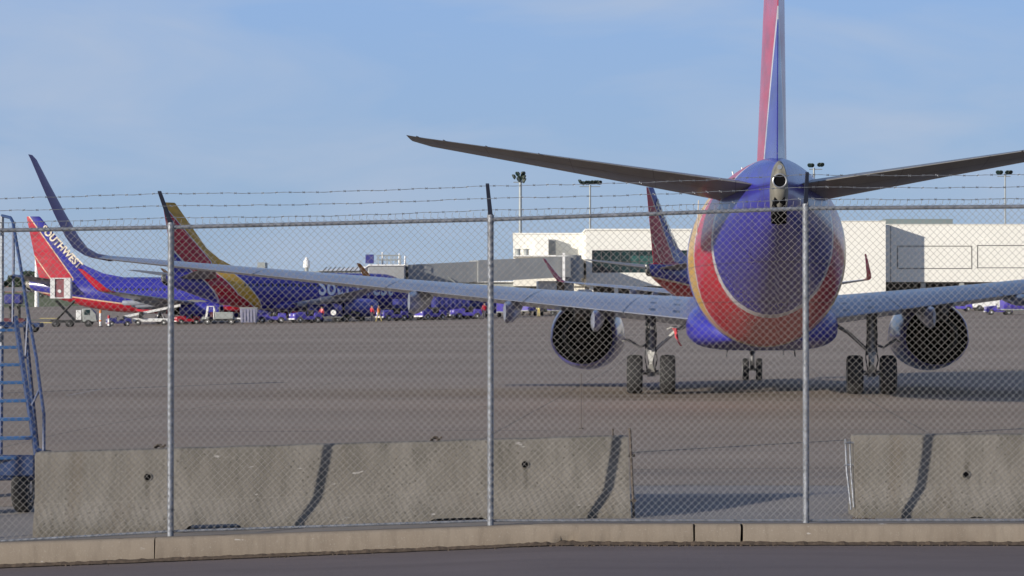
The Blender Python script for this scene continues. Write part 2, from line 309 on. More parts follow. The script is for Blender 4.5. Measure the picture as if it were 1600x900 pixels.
# ------------------------------------------------------------------ mesh helpers
class MB:
    def __init__(s): s.v = []; s.f = []; s.mi = []
    def add(s, vs, fs, mi=0):
        o = len(s.v); s.v += [tuple(q) for q in vs]; s.f += [tuple(i + o for i in f) for f in fs]; s.mi += [mi] * len(fs); return s
    def box(s, x0, x1, y0, y1, z0, z1, mi=0):
        return s.add([(x0, y0, z0), (x1, y0, z0), (x1, y1, z0), (x0, y1, z0), (x0, y0, z1), (x1, y0, z1), (x1, y1, z1), (x0, y1, z1)],
                     [(0, 3, 2, 1), (4, 5, 6, 7), (0, 1, 5, 4), (1, 2, 6, 5), (2, 3, 7, 6), (3, 0, 4, 7)], mi)
    def cyl(s, p, q, r, r2=None, n=14, mi=0, caps=True):
        p = Vector(p); q = Vector(q); r2 = r if r2 is None else r2; d = (q - p)
        if d.length < 1e-7: return s
        d.normalize(); a = d.orthogonal().normalized(); b = d.cross(a); vs = []
        for c, rr in ((p, r), (q, r2)):
            for i in range(n):
                t = 2 * math.pi * i / n; vs.append(c + a * (math.cos(t) * rr) + b * (math.sin(t) * rr))
        fs = [(i, (i + 1) % n, n + (i + 1) % n, n + i) for i in range(n)]
        if caps: fs += [tuple(range(n))[::-1], tuple(range(n, 2 * n))]
        return s.add(vs, fs, mi)
    def tube(s, pts, r, n=8, mi=0):
        pts = [Vector(p) for p in pts]; rr = r if isinstance(r, (list, tuple)) else [r] * len(pts); rings = []; up = None
        for i, p in enumerate(pts):
            d = (pts[min(i + 1, len(pts) - 1)] - pts[max(i - 1, 0)]).normalized()
            if up is None: up = d.orthogonal().normalized()
            a = (up - d * up.dot(d)).normalized(); up = a; b = d.cross(a)
            rings.append([p + a * (math.cos(2 * math.pi * k / n) * rr[i]) + b * (math.sin(2 * math.pi * k / n) * rr[i]) for k in range(n)])
        return s.loft(rings, mi=mi)
    def loft(s, rings, caps=True, mi=0, closed=True):
        n = len(rings[0]); vs = [p for r in rings for p in r]; fs = []
        for j in range(len(rings) - 1):
            for i in range(n if closed else n - 1): fs.append((j * n + i, j * n + (i + 1) % n, (j + 1) * n + (i + 1) % n, (j + 1) * n + i))
        if caps: fs += [tuple(range(n))[::-1], tuple(range((len(rings) - 1) * n, len(rings) * n))]
        return s.add(vs, fs, mi)
    def build(s, name, m, parent=None, smooth=True, bevel=0, angle=35, label=None, seg=2):
        me = bpy.data.meshes.new(name); me.from_pydata(s.v, [], s.f); me.update()
        for mm in (m if isinstance(m, (list, tuple)) else [m]): me.materials.append(M[mm] if isinstance(mm, str) else mm)
        if any(s.mi): me.polygons.foreach_set('material_index', s.mi)
        import bmesh
        bm = bmesh.new(); bm.from_mesh(me); bmesh.ops.recalc_face_normals(bm, faces=bm.faces); bm.to_mesh(me); bm.free()
        if smooth: me.shade_smooth(); me.set_sharp_from_angle(angle=R(angle))
        o = bpy.data.objects.new(name, me); C.objects.link(o); o.parent = parent
        if bevel:
            bv = o.modifiers.new('bevel', 'BEVEL'); bv.width = bevel; bv.segments = seg; bv.limit_method = 'ANGLE'
        if label: o['label'] = label
        return o
def empty(name, loc, rz=0., label=None, cat=None, group=None):
    o = bpy.data.objects.new(name, None); C.objects.link(o); o.location = loc; o.rotation_euler = (0, 0, rz); o.empty_display_size = .3
    return tag(o, label, cat, group)
def tag(o, label=None, cat=None, group=None, kind=None):
    if label: o['label'] = label
    if cat: o['category'] = cat
    if group: o['group'] = group
    if kind: o['kind'] = kind
    return o
def struct(o): o['kind'] = 'structure'; return o
def copy_tree(o, parent=None):
    c = o.copy(); C.objects.link(c); c.parent = parent
    for ch in list(o.children): copy_tree(ch, c)
    return c
def wheel(parent, x, y, z, r, w, name='wheel', axis='x', hub='metal', n=28):
    mb = MB(); prof = [(-w / 2, r * .62), (-w / 2, r * .9), (-w * .36, r * .985), (-w * .12, r), (w * .12, r), (w * .36, r * .985), (w / 2, r * .9), (w / 2, r * .62)]
    def ring(a, rr):
        o = []
        for k in range(n):
            t = 2 * math.pi * k / n
            o.append((x + a, y + math.cos(t) * rr, z + math.sin(t) * rr) if axis == 'x' else (x + math.cos(t) * rr, y + a, z + math.sin(t) * rr))
        return o
    mb.loft([ring(a, q) for a, q in prof]); t = mb.build(name, 'tyre', parent)
    h = MB(); h.loft([ring(a, q) for a, q in ((-w * .52, .01), (-w * .53, r * .2), (-w * .44, r * .4), (-w * .51, r * .6), (w * .51, r * .6), (w * .44, r * .4), (w * .53, r * .2), (w * .52, .01))])
    h.build('rim', hub, t); return t

# ------------------------------------------------------------------ ground, road, kerb
def sheet(name, x0, x1, nx, ys, zf, m, **k):
    mb = MB(); xs = [x0 + (x1 - x0) * i / nx for i in range(nx + 1)] if not isinstance(x0, list) else x0
    vs = [(x, y, zf(x, y)) for y in ys for x in xs]; n = len(xs)
    fs = [(j * n + i, j * n + i + 1, (j + 1) * n + i + 1, (j + 1) * n + i) for j in range(len(ys) - 1) for i in range(n - 1)]
    mb.add(vs, fs); return struct(mb.build(name, m, angle=60))
xs_all = [-3000, -1200, -500, -300, -200, -150, -120, -90, -70, -55, -45, -35, -28, -22, -17, -13] + [-11 + i * .5 for i in range(28)] + [4, 6, 8, 11, 15, 20, 26, 33, 42, 52, 65, 80, 90, 110, 150, 250, 500, 1200, 3000]
ysn = [26.6, 27.5, 28.5, 30, 32, 34, 36, 38, 40, 42, 46, 52, 60, 70, 80, 90, 100, 110, 120, 150, 180, 210, 240, 255, 270, 300, 340, 380, 420]
sheet('apron', xs_all, None, 0, ysn, lambda x, y: H(x, y), 'apron')
def strip(name, fr, z, m):
    mb = MB(); n = len(xs_all); vs = [(x, f(x), z(x, f(x))) for f in fr for x in xs_all]
    mb.add(vs, [(j * n + i, j * n + i + 1, (j + 1) * n + i + 1, (j + 1) * n + i) for j in range(len(fr) - 1) for i in range(n - 1)]); return struct(mb.build(name, m, angle=60))
strip('pavement', [lambda x: KY(x) + .155] + [lambda x, q=q: q for q in (23.2, 24.1, 24.4, 24.7, 25, 25.3, 26, 26.7)], lambda x, y: (1 - sm((y - 22.5) / .8)) * (.8 * hn(x) + .026) + sm((y - 22.5) / .8) * (H(x, y) - .004), 'pave')
sheet('grass_field', xs_all, None, 0, [419.9, 440, 480, 540, 600, 700], lambda x, y: H(x, y) - .01, 'grass')
sheet('taxiway', xs_all, None, 0, [699, 730], lambda x, y: H(x, 700) + .3 + (y - 700) * .055, 'farroad')
sheet('ground', xs_all, None, 0, [-80, 0, 15, 22, 26, 40, 80, 150, 255, 420, 700, 900, 2000, 5000], lambda x, y: H(x, y) - .9, 'soil')
strip('road', [lambda x, q=q: q for q in (-12, 5, 15, 20)] + [lambda x: KY(x) + .02], lambda x, y: hr_(x) * (.3 + .7 * sm((y - 8) / 12)) - .165 - (22.36 - y) * .006, 'road')
def kerb():
    mb = MB(); cuts = [-14, -7.4] + [px(q, 22.35) for q in (245, 1085, 1160)] + [6.6, 9.5, 14]
    for a, b in zip(cuts, cuts[1:]):
        g = .0035
        if abs(b - px(1160, 22.35)) < .01: gb = .018
        elif abs(b - px(1085, 22.35)) < .01: gb = .012
        else: gb = g
        n = max(3, int((b - a) / .05)); rings = []
        for i in range(n + 1):
            x = a + g + (b - a - g - gb) * i / n; h = hn(x) * .8; zt = h + .035; zb = h - .24
            e = mnoise.noise(Vector((x * 3, 0, 0))) * .006; worn = .02 if px(880, 22.35) < x < px(1165, 22.35) else .006
            w2 = abs(mnoise.noise(Vector((x * 6, 4, 0)))) * worn * 2.5 + max(0, mnoise.noise(Vector((x * 14, 8, 0))) - .3) * .06
            if abs(x - px(885, 22.35)) < .09: w2 += .05
            K = KY(x) - 22.34; hb = hr_(x); rings.append([(x, 22.34 + w2 + K, hb - .24), (x, 22.34 + w2 + K, hb - .155), (x, 22.34 + e + K, hb - .12 + w2), (x, 22.35 + e + K, zt - .028), (x, 22.375 + K, zt), (x, 22.5 + K, zt + .002), (x, 22.51 + K, zt - .004), (x, 22.51 + K, zb)])
        for e_, sg in ((0, 1), (1, 1), (-1, -1), (-2, -1)):
            q = rings[e_]; rings[e_] = [(p[0] + sg * .016 * abs(mnoise.noise(Vector((p[2] * 22, a * 5 + e_, p[1] * 9)))) * (1 if abs(b - px(1160, 22.35)) < .01 or abs(a - px(1160, 22.35)) < .01 or abs(b - px(1085, 22.35)) < .01 else .25), p[1], p[2]) for p in q]
        mb.loft(rings)
    return struct(mb.build('kerb', 'kerb', angle=50))
kerb()
def gutter():
    mb = MB(); n = 420; vs = []; rnd = random.Random(3)
    for i in range(n + 1):
        x = -9 + 18.5 * i / n; w = .035 + .05 * abs(mnoise.noise(Vector((x * 2.3, 0, 0)))) + .02 * rnd.random()
        z = hr_(x) - .158; K = KY(x) - 22.34; vs += [(x, 22.335 - w + K, z + .001), (x, 22.335 - w * .4 + K, z + .012 + .012 * rnd.random()), (x, 22.375 + K, z + .03 + .018 * rnd.random())]
    mb.add(vs, [(3 * i + k, 3 * i + 3 + k, 3 * i + 4 + k, 3 * i + 1 + k) for i in range(n) for k in (0, 1)])
    for _ in range(420):
        x = rnd.uniform(-7, 8); 
        if rnd.random() < .5: x = rnd.uniform(.2, 2.6)
        y = KY(x) - .01 - abs(rnd.gauss(0, .045)); q = rnd.uniform(.004, .014); mb.cyl((x, y, hr_(x) - .17), (x + rnd.uniform(-.004, .004), y, hr_(x) - .165 + q), q * 1.2, q * .5, n=5)
    return struct(mb.build('gutter', mat('gutter_dirt', (.075, .055, .04), .95, noise=.4, nscale=25), smooth=False))
gutter()
def ribbon(name, pts, w, m, lift=.004):
    mb = MB(); vs = []; n = len(pts)
    for i, (x, y) in enumerate(pts):
        x2, y2 = pts[min(i + 1, n - 1)]; x1, y1 = pts[max(i - 1, 0)]; d = Vector((x2 - x1, y2 - y1, 0)).normalized(); nn = Vector((-d.y, d.x, 0)); ww = (w[i] if isinstance(w, list) else w) / 2
        for s in (-1, 1):
            q = Vector((x, y, 0)) + nn * ww * s; vs.append((q.x, q.y, H(q.x, q.y) + lift))
    mb.add(vs, [(2 * i, 2 * i + 1, 2 * i + 3, 2 * i + 2) for i in range(n - 1)]); return struct(mb.build(name, m, smooth=False))
def gy(y, h=0.): return (EYE - h) * F / (y - HZ)
def gp(x, y): Y = gy(y); return (px(x, Y), Y)
def apron_line(name, a, b, w, m='dark_line', n=24, wob=.02):
    A = Vector(gp(*a)); B = Vector(gp(*b)); pts = []; ws = []
    for i in range(n + 1):
        q = A.lerp(B, i / n); pts.append((q.x + mnoise.noise(Vector((i * .7, 3, 1))) * wob, q.y + mnoise.noise(Vector((i * .7, 9, 1))) * wob)); ws.append(w[0] + (w[1] - w[0]) * i / n if isinstance(w, tuple) else w)
    return ribbon(name, pts, ws, m)
apron_line('dark_strip', (985, 713), (1605, 669), .14)  # tar-sealed joint across the apron
apron_line('dark_strip', (-60, 617), (365, 600), .22); apron_line('dark_strip', (365, 600), (440, 597.5), (.5, .62), wob=.05)  # dark strip laid on the apron, wider at its right end
apron_line('dark_strip', (985, 745), (1338, 742), .05)
apron_line('paint_line', (600, 622), (790, 622.6), .12, 'farroad')
apron_line('paint_line', (105, 618), (160, 608), .10, 'farroad')

# ------------------------------------------------------------------ barriers
def barrier(x0, x1, y0, z0, z1, label, holes, slots, loops, name='concrete_barrier'):
    L = x1 - x0; root = empty(name, (x0, y0, z0), 0, label, 'barrier', 'concrete barriers behind the fence')
    root.rotation_euler = (0, -math.atan2(z1 - z0, L), 0)
    mb = MB(); n = int(L / .04); rings = []
    for i in range(n + 1):
        x = L * i / n; zb = 0.
        for a, b, h in slots:
            if a < x < b: zb = h * min(1, min(x - a, b - x) / .08) ** .5
        prof = [(-.30, 0), (-.30, .075), (-.295, .09), (-.24, .19), (-.18, .30), (-.165, .345), (-.14, .5), (-.115, .68), (-.10, .83), (-.085, .86), (-.03, .868)]
        prof = prof + [(-a, b) for a, b in prof[::-1]]
        r = []
        for k, (y, z) in enumerate(prof):
            d = mnoise.noise(Vector((x * 2.2, z * 3, y0))) * .006 + mnoise.noise(Vector((x * 9, z * 9, y0 + 3))) * .003
            if z > .8: z += mnoise.noise(Vector((x * 3, 7, 0))) * .006
            e = min(i, n - i)
            if e == 0: z *= .99; y *= .985
            r.append((x, y + d * (1 if y < 0 else -1), max(z, zb) if z < .1 else z))
        rings.append(r)
    mb.loft(rings); mb.build('block', 'barrier', root, angle=40)
    for a, b, h in slots:
        MB().box(a + .03, b - .03, -.285, .285, -.03, h * .3).build('slot_shadow_gap', 'dark', root, smooth=False) if False else None
    for hx, hz in holes:
        h = MB(); yy = lerp_tab([(.3, -.18), (.345, -.165), (.5, -.14), (.86, -.09)], hz)
        h.cyl((hx, yy - .012, hz), (hx, yy + .05, hz), .032, n=14); h.build('drain_hole', 'dark', root)
        h = MB(); h.loft([[(hx + math.cos(t * .4488) * q, yy + dy, hz + math.sin(t * .4488) * q) for t in range(14)] for q, dy in ((.034, -.006), (.036, -.014), (.045, -.012), (.048, .004))], caps=False)
        h.build('hole_ring', 'barrier', root)
    for lx in loops:
        MB().tube([(lx - .045, 0, .85), (lx - .04, 0, .885), (lx - .01, 0, .905), (lx + .03, 0, .9), (lx + .045, 0, .875), (lx + .075, 0, .905)], .012).tube([(lx - .04, .02, .85), (lx - .02, .02, .89), (lx + .02, .02, .89), (lx + .035, .02, .85)], .014).build('lifting_loop', 'steel', root)
    return root
BY = 23.78
bl = barrier(px(52, BY - .3), px(985, BY - .1), BY, -.205, -.032, 'long weathered concrete barrier with two dark slots beneath its base', [(1.17, .58), (5.08, .60)], [(1.55, 2.18, .085), (4.05, 4.70, .08)], [1.27, 4.15])
Lb = px(985, BY - .1) - px(52, BY - .3)
MB().tube([(Lb - .15, -.02, .86), (Lb - .15, -.02, .94)], .01).build('pin', 'steel', bl)
rb = MB(); rb.tube([(Lb + .02, -.07, .94), (Lb + .025, -.08, .9), (Lb + .03, -.16, .3), (Lb + .03, -.2, .22), (Lb + .03, -.22, .02)], .014); rb.tube([(Lb - .02, -.08, .66), (Lb + .07, -.09, .66)], .016); rb.tube([(Lb - .02, -.2, .2), (Lb + .06, -.2, .2)], .016)
rb.build('connector_rod', 'steel', bl)
br = barrier(px(1336, BY - .2), px(1336, BY - .2) + 6.3, BY, -.02, -.01, 'concrete barrier cut by the right edge beside a gap in the row', [(1.15, .45)], [(1.12, 1.34, .03), (4.05, 4.7, .055)], [4.2])
rb = MB(); rb.tube([(-.04, -.09, .80), (-.03, -.1, .5), (-.02, -.22, .12)], .011); rb.tube([(-.085, -.09, .82), (-.075, -.1, .5), (-.05, -.24, .1)], .011)
rb.tube([(.02, -.09, .55), (-.1, -.1, .55)], .012); rb.tube([(.02, -.09, .78), (-.1, -.1, .78)], .012); rb.build('connector_rod', 'galv', br)
db = MB()
for i in range(26):
    a = random.random() * 6.28; q = random.random() ** .6 * .14; x = px(1352, 23.1) + math.cos(a) * q; y = 23.25 + math.sin(a) * q * .6; s = .008 + random.random() * .016
    db.cyl((x, y, H(x, y) - .01), (x + random.uniform(-.01, .01), y, H(x, y) + s), s, s * .5, n=6)
tag(db.build('rubble', 'steel'), 'small heap of dark rubble at the near corner of the right barrier', 'rubble')

# ------------------------------------------------------------------ chain-link fence
FP = [(-9.9, 22.1, -.42, 2.82), (-7.05, 22.4, -.28, 2.88), (px(267, 22.58), 22.58, -.085, pz(355, 22.58)), (px(766.5, 22.70), 22.70, .01, pz(343, 22.70)), (px(1259, 22.62), 22.62, .02, pz(325.5, 22.62)), (6.02, 22.62, .02, 3.17), (9.2, 22.7, .02, 3.2)]
ft = empty('chain_link_fence', (0, 23, 0), 0, 'tall galvanised chain link fence topped with three strands of barbed wire', 'fence')
OFF = Vector((0, -23, 0))
cum = [0.]
for a, b in zip(FP, FP[1:]): cum.append(cum[-1] + math.hypot(b[0] - a[0], b[1] - a[1]))
def fpt(u):
    u = max(0, min(cum[-1], u))
    for i in range(len(FP) - 1):
        if u <= cum[i + 1] + 1e-9:
            t = (u - cum[i]) / (cum[i + 1] - cum[i]); return [FP[i][k] + (FP[i + 1][k] - FP[i][k]) * t for k in range(4)]
def chain():
    Wd = .0705; hw = Wd / 2; rad = .0022; nu = int(cum[-1] / hw); V = []; Fc = []
    for i in range(nu):
        u0 = i * hw; x, y, zb, zt = fpt(u0 + hw / 2); x1, y1, _, _ = fpt(u0 + hw / 2 + .01); dx = (x1 - x) / .01; dy = (y1 - y) / .01
        zb += .03; zt += .035; nz_ = max(2, int(round((zt - zb) / hw))); base = len(V)
        for j in range(nz_ + 1):
            s = (-1 if (j + i) % 2 else 1) * hw / 2 * 1.04
            z = zb + (zt - zb) * j / nz_
            wob = .03 * mnoise.noise(Vector((u0 * .9, z * .9, 0))); wx = .010 * mnoise.noise(Vector((u0 * 1.7, z * 2, 5)))
            cx = x + dx * (s + wx); cy = y + dy * s - .036 + wob * .6 + (.0022 if s > 0 else -.0022)
            for (a, b) in ((-rad, 0), (rad * .5, rad * .87), (rad * .5, -rad * .87)):
                V.append((cx + a * 1.25, cy + b + OFF.y, z))
        for j in range(nz_):
            b0 = base + j * 3
            for k in range(3): Fc.append((b0 + k, b0 + (k + 1) % 3, b0 + 3 + (k + 1) % 3, b0 + 3 + k))
        # twisted selvage above the rail
        if i % 2 == 0:
            x, y, zb, zt = fpt(u0 + hw / 2); b0 = len(V)
            for (ddx, zz) in ((0, zt + .03), (.008, zt + .075)):
                for (a, b) in ((-.0025, 0), (.0012, .0022), (.0012, -.0022)): V.append((x + a + ddx, y - .034 + b + OFF.y, zz))
            for k in range(3): Fc.append((b0 + k, b0 + (k + 1) % 3, b0 + 3 + (k + 1) % 3, b0 + 3 + k))
    me = bpy.data.meshes.new('wire_mesh'); me.from_pydata(V, [], Fc); me.update(); me.shade_smooth(); me.materials.append(M['wire'])
    o = bpy.data.objects.new('wire_mesh', me); C.objects.link(o); o.parent = ft
chain()
tr = MB(); bw = MB()
tr.tube([Vector((x, y, zt)) + OFF for x, y, zb, zt in FP], .0205, n=12); tr.build('top_rail', 'galv', ft)
bw.tube([Vector((x, y + .02, zb + .03)) + OFF for x, y, zb, zt in FP], .013, n=8); bw.build('bottom_rail', 'galv', ft)
for i, (x, y, zb, zt) in enumerate(FP):
    p = MB(); p.cyl(Vector((x, y, zb - .2)) + OFF, Vector((x, y, zt + .02)) + OFF, .0315, n=20); p.build('post', 'galv', ft)
    c = MB(); c.cyl(Vector((x, y, zt - .03)) + OFF, Vector((x, y, zt + .045)) + OFF, .037, .034, n=18); c.cyl(Vector((x, y, zt + .045)) + OFF, Vector((x - .002, y, zt + .075)) + OFF, .028, .014, n=12)
    c.build('post_cap', 'galv', ft)
    for k in range(9):
        z = zb + .25 + k * .33; t_ = MB(); t_.tube([Vector((x - .036, y + .03, z)) + OFF, Vector((x - .034, y - .02, z + .004)) + OFF, Vector((x, y - .037, z + .008)) + OFF, Vector((x + .034, y - .02, z + .004)) + OFF, Vector((x + .036, y + .03, z - .003)) + OFF], .0035, n=5); t_.build('tie_wire', 'galv', ft)
ax_ = [-.05, -.05, -.085, -.03, -.01, -.03, -.03]
armtop = []
for i, (x, y, zb, zt) in enumerate(FP):
    a = Vector((x, y, zt + .03)) + OFF; b = a + Vector((ax_[i], -.20, .315)); armtop.append((a, b))
    s = MB(); d = (b - a); wv = Vector((.023, 0, 0)); tv = Vector((0, .010, .006))
    s.add([a - wv - tv, a + wv - tv, a + wv + tv, a - wv + tv, b - wv * .75 - tv, b + wv * .75 - tv, b + wv * .75 + tv, b - wv * .75 + tv], [(0, 3, 2, 1), (4, 5, 6, 7), (0, 1, 5, 4), (1, 2, 6, 5), (2, 3, 7, 6), (3, 0, 4, 7)])
    s.build('barb_arm', 'arm', ft, bevel=.003)
for fr in (.20, .56, .93):
    st = MB()
    for (a0, b0), (a1, b1) in zip(armtop, armtop[1:]):
        P = a0.lerp(b0, fr); Q = a1.lerp(b1, fr); L = (Q - P).length; n = int(L / .13); pts = []
        for k in range(n + 1):
            q = P.lerp(Q, k / n); q = q + Vector((0, -.012, -.02 * math.sin(math.pi * k / n) + .003 * math.sin(k * 1.3 + fr * 9))); pts.append(q)
        st.tube(pts, .0024, n=4); st.tube([q + Vector((0, .003, .0036 * (1 if k % 2 else -1))) for k, q in enumerate(pts)], .0019, n=4)
        for k in range(n):
            c = pts[k].lerp(pts[k + 1], .5)
            for ang in (40, 140): 
                d = Vector((math.cos(R(ang)), random.uniform(-.6, .6), math.sin(R(ang)))).normalized() * .017; st.cyl(c - d, c + d, .0021, n=4)
            st.cyl(c - Vector((.011, 0, 0)), c + Vector((.011, 0, 0)), .0052, n=6)
    st.build('barbed_strand', 'barb', ft)

# ------------------------------------------------------------------ airliner
FS = [(-16.55, .11, 4.10, 4.93), (-16.3, .17, 4.04, 4.97), (-15.8, .30, 3.90, 5.04), (-15, .50, 3.60, 5.14), (-14, .76, 3.26, 5.23), (-12.5, 1.10, 2.80, 5.31), (-11, 1.37, 2.38, 5.36), (-9.5, 1.59, 1.95, 5.385),
      (-8, 1.74, 1.67, 5.40), (-6.5, 1.83, 1.45, 5.40), (-5, 1.875, 1.32, 5.4), (-3, 1.88, 1.25, 5.4), (0, 1.88, 1.25, 5.4), (4, 1.88, 1.25, 5.4), (8, 1.88, 1.27, 5.4), (11, 1.88, 1.36, 5.4), (12.5, 1.86, 1.38, 5.37), (13.5, 1.79, 1.45, 5.28),
      (14.4, 1.65, 1.55, 5.02), (15.1, 1.44, 1.68, 4.55), (15.8, 1.16, 1.86, 4.02), (16.4, .83, 2.06, 3.62), (16.8, .5, 2.3, 3.28), (17.0, .18, 2.6, 2.95)]
def sec(y):
    if y <= FS[0][0]: return FS[0][1:]
    for i in range(len(FS) - 1):
        if y <= FS[i + 1][0]:
            p0 = FS[max(i - 1, 0)]; p1 = FS[i]; p2 = FS[i + 1]; p3 = FS[min(i + 2, len(FS) - 1)]; t = (y - p1[0]) / (p2[0] - p1[0]); o = []
            for k in (1, 2, 3):
                m1 = (p2[k] - p0[k]) / (p2[0] - p0[0]) * (p2[0] - p1[0]); m2 = (p3[k] - p1[k]) / (p3[0] - p1[0]) * (p2[0] - p1[0]) if p3 is not p2 else p2[k] - p1[k]
                o.append((2 * t**3 - 3 * t**2 + 1) * p1[k] + (t**3 - 2 * t**2 + t) * m1 + (-2 * t**3 + 3 * t**2) * p2[k] + (t**3 - t**2) * m2)
            return o
    return FS[-1][1:]
def fus_ring(y, n=56, grow=0.):
    hw, zb, zt = sec(y); zc = zb + (zt - zb) * .50; o = []
    for k in range(n):
        t = 2 * math.pi * k / n; c = math.cos(t); s = math.sin(t)
        o.append(((hw + grow) * c, y, zc + ((zt - zc if s > 0 else zc - zb) + grow) * s))
    return o
def fus_x(y, z):
    hw, zb, zt = sec(y); zc = (zb + zt) / 2; h = (zt - zb) / 2; return hw * math.sqrt(max(0, 1 - ((z - zc) / h) ** 2))
def airfoil(n=13, t=.12, cam=.02):
    up = []; lo = []
    for i in range(n + 1):
        x = .5 * (1 - math.cos(math.pi * i / n)); yt = 5 * t * (.2969 * math.sqrt(x) - .126 * x - .3516 * x * x + .2843 * x**3 - .1000 * x**4)
        yc = cam * 4 * x * (1 - x); up.append((x, yc + yt)); lo.append((x, yc - yt))
    return up + lo[::-1][:-1][0:] if False else up + lo[-1:0:-1]
def surface(stations, side, vert=False, cam=.02):
    """stations: lateral, z at TE, yLE, yTE, t/c, incidence, (nx, nz) thickness direction"""
    rings = []
    for (la, zt, yl, yt, tcr, inc, nrm) in stations:
        c = yl - yt; r = []
        for (u, w) in airfoil(13, tcr, cam):
            d = w * c; e = (1 - u) * c * math.tan(R(inc))
            r.append(((la + nrm[0] * (d + e)) * side, yl - u * c, zt + nrm[1] * (d + e)))
        rings.append(r)
    return MB().loft(rings)
def wing_te(l): return (-1.3 + .3 * (l - 1.9) / 3.9) if l < 5.8 else -1.0 - 1.75 * (l - 5.8) / 11.1
def wing_le(l): return 6.5 - 2.15 * (l - 1.9) / 3.9 if l < 5.8 else 4.35 - 5.6 * (l - 5.8) / 11.1
def wing_z(l): return 1.97 + (l - 1.9) * .1033
def text_mesh(body, size, bold):
    cu = bpy.data.curves.new('lettering', 'FONT'); cu.body = body; cu.size = size; cu.offset = bold; cu.extrude = .0; cu.resolution_u = 3; cu.space_character = 1.05
    o = bpy.data.objects.new('lettering_tmp', cu); C.objects.link(o); bpy.context.view_layer.update()
    me = bpy.data.meshes.new_from_object(o.evaluated_get(bpy.context.evaluated_depsgraph_get())); bpy.data.objects.remove(o); return me
def fin_half(y, z):
    t = (z - 5.0) / 7.4; yl = -8.7 - 6.3 * t; yt = -15.1 - 1.55 * t; c = yl - yt; x = max(.001, min(1, (yl - y) / c))
    return c * 5 * .10 * (.2969 * math.sqrt(x) - .126 * x - .3516 * x * x + .2843 * x**3 - .1 * x**4)

